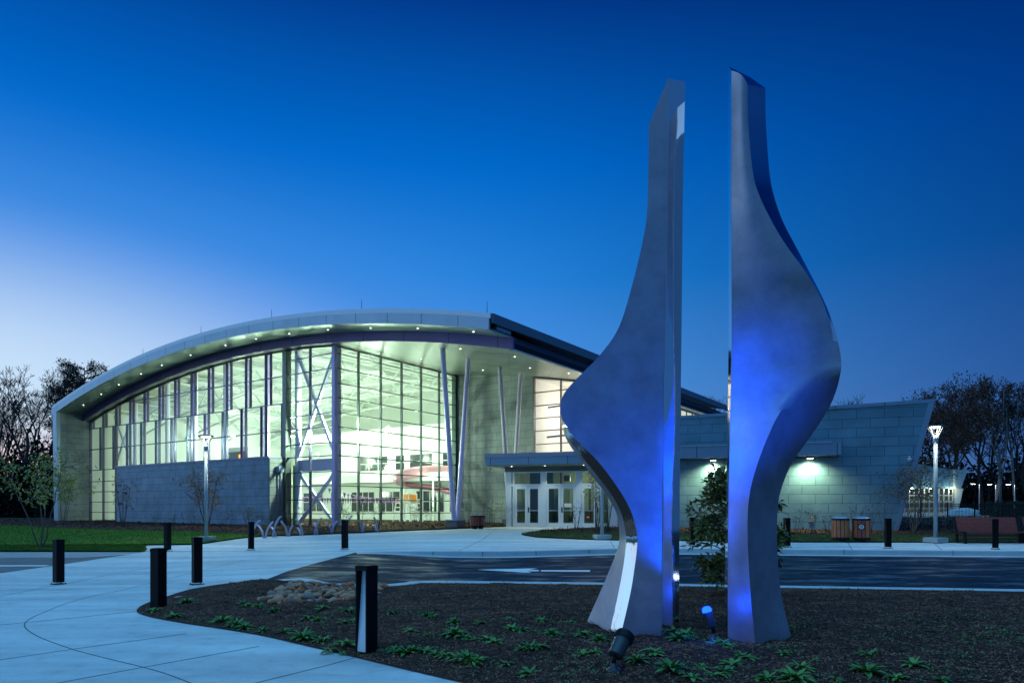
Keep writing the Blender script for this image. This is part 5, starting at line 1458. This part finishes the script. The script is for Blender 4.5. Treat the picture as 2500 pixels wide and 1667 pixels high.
def tree_meshes(seed, H, lev=6, leaves=0, leafm=None, leafsize=.2, **k):
    s = grow(seed, H, k.pop('trunk', .30), lev, **k)
    f = H / max(q[1].z for q in s); s = [(a * f, b * f, ra, rb, l) for a, b, ra, rb, l in s]
    tr = seg_mesh('trunk', [q for q in s if q[4] <= 2], M_bark, 6); tw = [q for q in s if q[4] > 2]
    cr = seg_mesh('branches', tw, M_bark, 3, .022); lv = None
    if leaves:
        r = rng(seed); tips = [q for q in s if q[4] >= lev - 1]; ii = r.integers(0, len(tips), leaves)
        p = np.array([tips[i][1] for i in ii]) + r.normal(0, .25, (leaves, 3)); V, F = leaf_quads(r, p, r.normal(size=(leaves, 3)), r.uniform(.6, 1.4, leaves) * leafsize, r.uniform(.2, .4, leaves) * leafsize)
        lv = join_leaf('foliage', V, F, leafm)
    return tr, cr, lv


def put_tree(name, ms, loc, rz, sc_, label, cat, group):
    t = thing(name, label, cat, loc, rz, group); t.scale = (sc_,) * 3
    for nm, me in zip(('trunk', 'branches', 'foliage'), ms):
        if me: o = bpy.data.objects.new(nm, me); COL.objects.link(o); o.parent = t
    return t


bare = [tree_meshes(100 + i, 20, 6, spread=.45, r0=.34, up=.35, trunk=.30) for i in range(3)]
russ = [tree_meshes(200 + i, 18, 6, leaves=2600, leafm=M_redleaf, leafsize=.30, spread=.5, r0=.30, up=.3, trunk=.34) for i in range(2)]
def gp(px, Y): return Vector(((px - CX) / FPX * Y, Y, gz1(0, Y) - .1))
WL = 'bare trees in the wood left of the building'
for i, (px, Y, top_y, lab) in enumerate([(70, 84, 886, 'tall bare tree with the highest crown in the wood left of the building'), (-25, 86, 925, 'bare tree at the left edge of the photo beyond the lawn'), (22, 92, 935, 'bare tree behind the left edge of the lawn, second from the left'), (112, 92, 935, 'bare tree with a thin crown just left of the building corner'),
                                         (-95, 88, 915, 'bare tree outside the left edge of the photo'), (48, 104, 960, 'lower bare tree behind the tallest bare tree'), (135, 108, 965, 'small bare tree showing beside the left roof corner')]):
    h = 1.7 + (HY - top_y) / FPX * Y; put_tree('bare_tree', bare[i % 3], gp(px, Y), i * 1.7, h / 20, lab, 'tree', WL)
WR = 'trees in the wood right of the building'
for i, (px, Y, top_y, lab) in enumerate([(2395, 88, 928, 'tallest russet tree in the wood at right, behind the street lamp'), (2318, 84, 950, 'russet tree just right of the leaning wing corner'), (2462, 90, 945, 'bare tree near the right edge behind the far car park lamps'), (2270, 96, 972, 'low russet tree showing over the leaning wing corner'), (2520, 86, 935, 'bare tree at the right edge of the photo'),
                                         (2430, 104, 940, 'russet tree between the two tallest trees at right'), (2590, 92, 930, 'bare tree outside the right edge of the photo'), (2350, 108, 955, 'bare tree in the second row behind the street lamp')]):
    h = 1.7 + (HY - top_y) / FPX * Y; m = russ[i % 2] if 'russet' in lab else bare[i % 3]
    put_tree('bare_tree' if m in bare else 'russet_tree', m, gp(px, Y), i * 2.1 + .4, h / (20 if m in bare else 18), lab, 'tree', WR)
for i, (px, Y, top_y, lab) in enumerate([(1748, 130, 962, 'bare treetop showing over the roof between the two blades'), (2078, 130, 968, 'bare treetop showing over the wing roof right of the right blade'), (2160, 135, 972, 'faint bare treetop above the wing roof near its right end')]):
    h = 1.7 + (HY - top_y) / FPX * Y; put_tree('bare_tree', bare[i % 3], gp(px, Y), i * .9 + .2, h / 20, lab, 'tree', 'bare treetops over the roof')
# dark pine behind the left roof corner: whorled boughs with needle tufts
s = []; r = random.Random(31)
for i in range(16): s.append((Vector((0, 0, 20 * i / 16)), Vector((0, 0, 20 * (i + 1) / 16)), .3 - .016 * i, .285 - .016 * i, 0))
pts = []
for i in range(46):
    z = 11.5 + 8.5 * i / 46; L = 3.6 * (1 - ((z - 15) / 7) ** 2) ** .5 if abs(z - 15) < 7 else 1; L *= r.uniform(.5, 1.15); a = r.uniform(0, 6.28)
    q = Vector((math.cos(a) * L, math.sin(a) * L, z + .25 * L)); s.append((Vector((0, 0, z)), q, .07, .03, 3))
    for k in range(9): u = r.uniform(.45, 1.05); pts.append((q.x * u + r.gauss(0, .35), q.y * u + r.gauss(0, .35), z + .25 * L * u + r.gauss(0, .2)))
rr = rng(3); Pn = np.repeat(np.array(pts), 16, 0) + rr.normal(0, .22, (len(pts) * 16, 3)); V, F = leaf_quads(rr, Pn, rr.normal(size=Pn.shape) + [0, 0, .4], rr.uniform(.25, .45, len(Pn)), rr.uniform(.03, .07, len(Pn)))
pine = (seg_mesh('trunk', s[:16], M_bark, 8), seg_mesh('boughs', s[16:], M_bark, 4), join_leaf('foliage', V, F, M_pine))
for px, Y, ty, lab in ((206, 92, 906, 'dark pine crown rising behind the left end of the arched roof'), (158, 98, 935, 'lower dark pine crown at the left roof corner')):
    h = 1.7 + (HY - ty) / FPX * Y; t = thing('pine_tree', lab, 'tree', gp(px, Y), px, 'pines behind the left roof corner'); t.scale = (h / 20,) * 3
    for nm, me in zip(('trunk', 'branches', 'foliage'), pine): o = bpy.data.objects.new(nm, me); COL.objects.link(o); o.parent = t

# the dark undergrowth of the woods: thin stems and leaf masses
def wood(x0, x1, y0, y1, hmax, n, nst, seed):
    r = rng(seed); x = r.uniform(x0, x1, n); y = r.uniform(y0, y1, n); h = hmax * (.55 + .45 * np.sin(x * .35 + 1.3) * np.sin(x * .12 + y * .2)) * r.uniform(.75, 1.05, n)
    z = .4 + (r.random(n) ** .9) * h
    V, F = leaf_quads(r, np.column_stack([x, y, z]), r.normal(size=(n, 3)) + [0, 0, .3], r.uniform(.3, .9, n), r.uniform(.10, .30, n))
    raw('woodland', V, F, mat('undergrowth', (.010, .014, .012), .95, color2=(.02, .024, .018), vscale=.4, spec=.1) if 'undergrowth' not in MATS else MATS['undergrowth'])['kind'] = 'stuff'
    sg = []
    for _ in range(nst):
        a, b = r.uniform(x0, x1), r.uniform(y0 - 2, y1); hh = r.uniform(6, 13); lean = r.normal(0, .5, 2); p = Vector((a, b, .3)); rad = r.uniform(.04, .11)
        for k in range(4): q = p + Vector((lean[0] * .4 + r.normal(0, .15), lean[1] * .4, hh / 4)); sg.append((p, q, rad * (1 - k * .2), rad * (.8 - k * .2), 0)); p = q
        for k in range(7): pz = r.uniform(.35, 1) * hh; b0 = Vector((a + lean[0] * pz / hh * 1.6, b + lean[1] * pz / hh * 1.6, pz)); sg.append((b0, b0 + Vector((r.normal(0, 1.1), r.normal(0, .6), r.uniform(.6, 1.8))), rad * .35, rad * .15, 0))
    me = seg_mesh('woodland_stems', sg, M_bark, 3); o = bpy.data.objects.new('woodland_stems', me); COL.objects.link(o); o['kind'] = 'stuff'
wood(-90, -46, 80, 100, 11.5, 26000, 150, 41)
wood(48, 100, 88, 108, 13, 30000, 170, 42)
wood(-40, 50, 120, 140, 9, 6000, 60, 43)
# two pale forked trunks among the dark trees at right
for px, Y, pts_, lab in ((2442, 80, [(0, 0), (.0, 3.2), (.05, 4.6)], 'pale forked trunk in front of the dark wood at right'), (2425, 84, [(0, 0), (.5, 3.0), (.9, 6.5)], 'faint pale leaning trunk left of the forked trunk'), (2482, 84, [(0, 0), (-.3, 3), (-.6, 8)], 'faint pale trunk near the right edge of the photo')):
    o0 = gp(px, Y); t = thing('pale_tree', lab, 'tree', o0, 0, 'pale trunks at the edge of the right wood')
    mb = MB(); mb.tube([(x, 0, z) for x, z in pts_], [.17, .14, .12], 8); mb.build('trunk', M_barkp, t, (0, 0, 0), True)
    x, z = pts_[-1]
    mb = MB(); mb.tube([(x, 0, z - .2), (x - .35, 0, z + 2.2), (x - .9, .2, z + 4.2), (x - .8, .2, z + 7.5)], [.11, .09, .07, .04], 7); mb.tube([(x, 0, z - .2), (x + .55, 0, z + 2.0), (x + .9, .2, z + 4.5), (x + .85, .2, z + 7.0)], [.09, .07, .05, .03], 7); mb.build('limbs', M_barkp, t, (0, 0, 0), True)

# saplings with a few stems and loose leaf clumps
def sapling(name, label, cat, loc, H, wd, stems, leaves, lm, seed, Lf=.12, bark=M_barkp, group=None, low=.35, clump=.16, r0=.022):
    r = random.Random(seed); sg = []; tips = []
    for k in range(stems):
        a = 6.28 * k / stems + r.uniform(-.5, .5); d = Vector((math.cos(a) * .28 * wd / H * 2, math.sin(a) * .28 * wd / H * 2, 1)); p = Vector((math.cos(a) * .04, math.sin(a) * .04, -.05)); n = 7; hh = H * r.uniform(.7, 1)
        for i in range(n):
            q = p + (d.normalized() + Vector((r.gauss(0, .09), r.gauss(0, .09), 0))) * hh / n; sg.append((p, q, r0 * (1 - i / n * .8), r0 * (1 - (i + 1) / n * .8), 0)); p = q
            if q.z > H * low:
                for _ in range(2):
                    e = q + Vector((r.gauss(0, .30) * wd, r.gauss(0, .30) * wd, r.uniform(.05, .3) * H * .5)); m_ = q.lerp(e, .5) - Vector((0, 0, .03)); sg += [(q, m_, r0 * .35, r0 * .25, 1), (m_, e, r0 * .25, r0 * .15, 1)]; tips += [m_, e]
        tips.append(p)
    t = thing(name, label, cat, loc, r.uniform(0, 6), group)
    tm = [(a * 1.0, b, c, e, l) for a, b, c, e, l in sg]
    me = seg_mesh('stems', tm, bark, 5); o = bpy.data.objects.new('stems', me); COL.objects.link(o); o.parent = t
    if leaves:
        rr = rng(seed); ii = rr.integers(0, len(tips), leaves); p = np.array([tips[i] for i in ii]) + rr.normal(0, clump, (leaves, 3))
        V, F = leaf_quads(rr, p, rr.normal(size=(leaves, 3)) + [0, 0, .1], rr.uniform(.6, 1.3, leaves) * Lf, rr.uniform(.14, .24, leaves) * Lf, droop=.2)
        me = join_leaf('foliage', V, F, lm); o = bpy.data.objects.new('foliage', me); COL.objects.link(o); o.parent = t
    return t


M_lf1 = mat('leaf_olive', (.26, .25, .05), .6, color2=(.44, .38, .08), vscale=5); M_lf2 = mat('leaf_autumn', (.24, .11, .03), .6, color2=(.38, .17, .04), vscale=5)
M_lf3 = mat('leaf_brown', (.17, .08, .04), .6, color2=(.25, .15, .06), vscale=5); M_lf4 = mat('leaf_fresh', (.15, .20, .03), .6, color2=(.26, .28, .05), vscale=5)
M_stem = mat('twig', (.07, .055, .05), .8)
sapling('sapling', 'young multi stemmed olive leaved tree on the grass island by the car park', 'tree', G(100, 1335, .08), 3.75, 1.75, 4, 850, M_lf1, 51, .17, r0=.032)
sapling('sapling', 'thin yellow green shrub in front of the fin wall at the left building corner', 'shrub', G(158, 1281), 4.2, 1.0, 4, 420, M_lf4, 52, .18)
sapling('sapling', 'orange leaved young tree against the low panelled wall behind the street lamp', 'tree', G(505, 1289.5, .07), 3.3, 1.7, 6, 620, M_lf2, 53, .16, M_stem, r0=.028)
sapling('sapling', 'thin russet shrub at the left end of the low panelled wall', 'shrub', G(299, 1285, .07), 3.0, 1.0, 5, 240, M_lf3, 54, .15, M_stem)
sapling('sapling', 'bushy brown leaved young tree left of the right street lamp', 'tree', G(2232, 1300, .07), 3.4, 2.0, 6, 1150, M_lf3, 55, .15, r0=.03, low=.4)
sapling('sapling', 'tall twiggy red brown shrub at the entrance beside the hidden street lamp', 'shrub', G(1458, 1299, .07), 3.1, .55, 6, 190, M_lf3, 56, .14, M_stem)
sapling('sapling', 'tall bare twiggy shrub at the entrance right of the doors', 'shrub', G(1484, 1298, .07), 2.9, .6, 7, 0, M_lf3, 57, .14, M_stem)
sapling('sapling', 'thin bare shrub in front of the middle pair of doors', 'shrub', G(1407, 1297, .07), 1.6, .35, 4, 20, M_lf3, 58, .12, M_stem)
shr = [(420, 1291, .9, M_lf3, 14, 'left of the autumn tree by the low wall'), (385, 1290, 1.0, M_lf3, 12, 'near the left part of the low wall'), (455, 1293, 1.1, M_lf4, 24, 'just left of the autumn tree'), (470, 1294, .9, M_lf3, 10, 'beside the autumn tree'), (545, 1295, 1.0, M_lf3, 12, 'right of the autumn tree'), (565, 1296, 1.2, M_lf3, 20, 'near the right part of the low wall'),
       (607, 1300, 1.5, M_lf2, 60, 'behind the second bollard by the low wall'), (628, 1301, 1.3, M_lf4, 50, 'at the right end of the low wall'), (650, 1301, 1.1, M_lf3, 16, 'at the corner of the low wall'), (712, 1299, 1.5, M_lf4, 40, 'in front of the corner window'), (843, 1295, 1.5, M_lf4, 60, 'in front of the side window, left'), (880, 1293, 1.7, M_lf4, 90, 'in front of the second side window bay'),
       (925, 1291, 1.6, M_lf4, 70, 'in front of the third side window bay'), (1017, 1288, 1.2, M_lf1, 50, 'in front of the fifth side window bay'), (1046, 1286, 1.2, M_lf1, 50, 'left of the purple slanted columns'), (1145, 1283, 2.4, M_lf4, 80, 'right of the purple slanted columns, tallest there'), (1190, 1283, 1.9, M_lf4, 40, 'behind the low dark bins'), (1203, 1283.5, 1.3, M_lf4, 60, 'right of the low dark bins'), (1228, 1283, 1.7, M_lf1, 30, 'left of the entrance frame'),
       (1945, 1300, 1.1, M_lf3, 10, 'by the wing wall near the outlet box'), (1985, 1301, 1.2, M_lf3, 20, 'under the outlet box on the wing wall'), (2020, 1301, 1.0, M_lf3, 14, 'left of the slatted bins by the wing wall'), (2090, 1301, 1.5, M_lf3, 24, 'behind the slatted bins'), (2125, 1302, 1.6, M_lf3, 24, 'right of the slatted bins'), (2160, 1302, 1.5, M_lf3, 30, 'behind the bollard right of the bins')]
for i, (px, py, h, lm, nl, wh) in enumerate(shr):
    sapling('shrub', f'thin twiggy young shrub {wh}', 'shrub', G(px, py, .07), h, h * .38, 5, nl, lm, 300 + i, .12, M_stem, 'thin young shrubs along the building', low=.45, clump=.06, r0=.011)

# the evergreen behind the right blade
M_ev = mat('evergreen_leaf', (.09, .11, .02), .4, color2=(.25, .22, .05), vscale=6, spec=.5)
q = G(1800, 1452, 0, zbed1); t = thing('evergreen_shrub', 'dense glossy evergreen shrub behind the right blade', 'shrub', q)
r = random.Random(77); sg = []; tips = []
for k in range(80):
    z0 = r.uniform(.05, 2.0); a = r.uniform(0, 6.28); w = .74 * (math.sin(math.pi * min(1, max(.10, (z0 + .45) / 2.75))) ** .8) * r.uniform(.55, 1.12)
    e = Vector((math.cos(a) * w, math.sin(a) * w, z0 + r.uniform(.1, .45))); b = Vector((0, 0, z0 * .85)); m_ = b.lerp(e, .5) + Vector((0, 0, .05)); sg += [(b, m_, .014, .010, 1), (m_, e, .010, .005, 1)]
    tips += [(m_.lerp(e, u), (e - m_).normalized()) for u in (.3, .55, .8, 1.0, 1.05)]
sg.append((Vector((0, 0, -.1)), Vector((.02, 0, 1.2)), .035, .025, 0)); sg.append((Vector((.02, 0, 1.2)), Vector((0, 0, 2.35)), .025, .008, 0))
for z in (2.1, 2.2, 2.3, 2.4): tips.append((Vector((0, 0, z - .05)), Vector((0, 0, 1))))
me = seg_mesh('stems', sg, M_stem, 5); o = bpy.data.objects.new('stems', me); COL.objects.link(o); o.parent = t
rr = rng(78); n = 4300; ii = rr.integers(0, len(tips), n); p = np.array([tips[i][0] for i in ii]) + rr.normal(0, .05, (n, 3)); d = np.array([tips[i][1] for i in ii]) + rr.normal(0, .65, (n, 3)) + [0, 0, -.1]
V, F = leaf_quads(rr, p, d, rr.uniform(.10, .19, n), rr.uniform(.016, .028, n), .5, .15)
o = bpy.data.objects.new('foliage', join_leaf('foliage', V, F, M_ev)); COL.objects.link(o); o.parent = t

# ------------------------------------------------------------------ far right: small building, fence, lamps
YB = 74
def bp(px, py, Y=YB): return P(px, py, Y)
org = bp(2260, 1262); t = thing('pavilion', 'small pavilion with leaning end and lit windows behind the black fence', 'building', org)
def panel(mb, pix, Y, th=.3): mb.prism([P(x, y, Y) for x, y in pix], Vector((0, th, 0)))
mb = MB(); panel(mb, [(2150, 1192), (2332, 1192), (2332, 1146.5), (2310, 1144), (2285, 1140), (2260, 1135.5), (2235, 1131), (2150, 1118)], YB); mb.build('upper_wall', M_wing, t, org)
mb = MB(); panel(mb, [(2332, 1192), (2346, 1192), (2363, 1146.5), (2332, 1146.5)], YB - .4, .6); mb.build('end_fin', mat('fin_panel', (.34, .40, .40), .45), t, org)
mb = MB(); panel(mb, [(2326, 1262), (2336, 1262), (2352, 1192), (2326, 1192)], YB, .3); mb.build('end_wall', mat('pavilion_pale', (.52, .56, .50), .6), t, org)
mb = MB(); panel(mb, [(2150, 1262), (2326, 1262), (2326, 1250), (2150, 1250)], YB, .3); wl_ = mb.build('lower_wall', MATS['pavilion_pale'], t, org)
mb = MB(); panel(mb, [(2150, 1250), (2326, 1250), (2326, 1192), (2150, 1192)], YB + .12, .02); wn_ = mb.build('window', emis('pavilion_glow', (.55, .68, .50), .09), t, org)
mb = MB()
for x in range(2160, 2330, 12): mb.beam(P(x, 1250, YB + .05), P(x, 1192, YB + .05), .10)
for y in (1209, 1224, 1241): mb.beam(P(2150, y, YB + .02), P(2326, y, YB + .02), .09)
mb.build('window_frame', M_alu, wn_, org)
for x in (2227, 2272, 2323):
    c = P(x, 1193, YB - .3); mb = MB(); mb.lathe([(.05, 0), (.12, .03), (.12, .1)], c, 10); mb.build('wall_lamp', emis('pavilion_lamp', (.95, 1, .8), 22), t, org)
    ld = bpy.data.lights.new('wall_lamp_beam', 'POINT'); ld.energy = 40; ld.color = (.92, 1, .72); ld.shadow_soft_size = .1; lo = bpy.data.objects.new('wall_lamp_beam', ld); COL.objects.link(lo); lo.location = c + Vector((0, -.25, -.15)) - org; lo.parent = t
sheet('patio', [(37, 60.5), (72, 60.5), (90, 78), (40, 78)], lambda x, y: 0 * x + .86, M_conc, 2)
mb = MB(); mb.hexa([Vector(p) for p in ((37, 60.2, -.2), (90, 60.2, -.2), (90, 60.5, -.2), (37, 60.5, -.2), (37, 60.2, .86), (90, 60.2, .86), (90, 60.5, .86), (37, 60.5, .86))]); o = mb.build('retaining_wall', M_soil); tag(o, 'low dark retaining edge under the black fence', 'wall')
# dark bank between lawn and fence
bank = [Vector((20.5, 36.5)), Vector((62, 45)), Vector((90, 60)), Vector((37, 60.2)), Vector((27, 52))]
sheet('bank', bank, lambda x, y: gz(x, y) + .05 + .25 * sstep(40, 60, y), mat('bank_mulch', (.012, .010, .010), .95, var=.4, vscale=1), .8)
chips_in('mulch_chips', [(p.x, p.y) for p in bank], lambda x, y: gz(x, y) + .05 + .25 * sstep(40, 60, y), 14000, .09, 16)
org = Vector((50, 61.2, .86)); t = thing('iron_fence', 'black picket fence in front of the small lit pavilion at right', 'fence', org)
mb = MB(); x = 33.6
while x < 62: mb.box((x, 61.2, 1.5), (.028, .028, 1.28)); x += .125
mb.build('pickets', M_black, t, org)
mb = MB(); mb.box((47.8, 61.2, 2.02), (28.4, .035, .045)); mb.box((47.8, 61.2, .98), (28.4, .035, .045)); mb.box((47.8, 61.2, 1.88), (28.4, .035, .04)); mb.build('rails', M_black, t, org)
for i in range(13): mb = MB(); mb.box((33.6 + 2.35 * i, 61.2, 1.54), (.09, .09, 1.38)); mb.build('post', M_black, t, org)
# pale covered furniture and dark hedge
def lump(name, label, cat, c, size, m, seed, sub=3):
    bm = bmesh.new(); bmesh.ops.create_icosphere(bm, subdivisions=sub, radius=1)
    for v in bm.verts:
        f = 1 + .25 * mnoise.noise(v.co * 1.7 + Vector((seed, 0, 0))) + .1 * mnoise.noise(v.co * 5); v.co = Vector((v.co.x * size[0] * f, v.co.y * size[1] * f, max(v.co.z * f, -.5) * size[2]))
    me = bpy.data.meshes.new(name); bm.to_mesh(me); bm.free(); me.materials.append(m); o = bpy.data.objects.new(name, me); COL.objects.link(o); o.location = c; return tag(o, label, cat)
lump('covered_furniture', 'pale covered patio furniture pile behind the black fence', 'furniture', P(2350, 1253, 66), (1.7, .7, .5), mat('cover_cloth', (.72, .72, .68), .8), 3)
rr = rng(90); n = 9000; p = np.column_stack([rr.uniform(43.5, 64, n), rr.uniform(63.4, 65, n), .9 + rr.random(n) * (1.35 + .12 * np.sin(np.arange(n)))]); p[:, 0] = 44.0 + (p[:, 0] - 43.5) * .95
V, F = leaf_quads(rr, p, rr.normal(size=(n, 3)), rr.uniform(.1, .25, n), rr.uniform(.05, .1, n)); o = raw('hedge', V, F, M_pine, org=(53, 64, .9)); o.location = (53, 64, .9); tag(o, 'dark clipped hedge behind the fence at the right edge', 'hedge')
def lot_lamp(label):
    t = thing('car_park_lamp', label, 'lamp', (0, 0, 0), 0, 'car park lamps in front of the right wood')
    mb = MB(); mb.tube([(0, 0, 0), (0, 0, 3.95)], .05, 8); mb.build('pole', M_alu, t)
    mb = MB(); mb.beam((0, 0, 3.95), (-.55, 0, 4.02), .05); mb.box((-.72, 0, 4.03), (.5, .2, .08)); h = mb.build('lamp_head', M_dkgrey, t)
    mb = MB(); mb.box((-.72, 0, 3.985), (.44, .17, .01)); mb.build('lamp_lens', M_lens, h)
    ld = bpy.data.lights.new('lamp_light', 'POINT'); ld.energy = 30; ld.color = (1, .98, .85); ld.shadow_soft_size = .1; o = bpy.data.objects.new('lamp_light', ld); COL.objects.link(o); o.parent = t; o.location = (-.72, 0, 3.9)
    return t
l0 = lot_lamp('far car park lamp in front of the right wood, left of three'); l0.location = P(2391, 1230, 82); l0.location.z = .55
for px, lab in ((2431, 'far car park lamp in front of the right wood, middle of three'), (2477, 'far car park lamp in front of the right wood, right of three')):
    q = P(px, 1230, 82); q.z = .5; dup(l0, q, 0, lab)
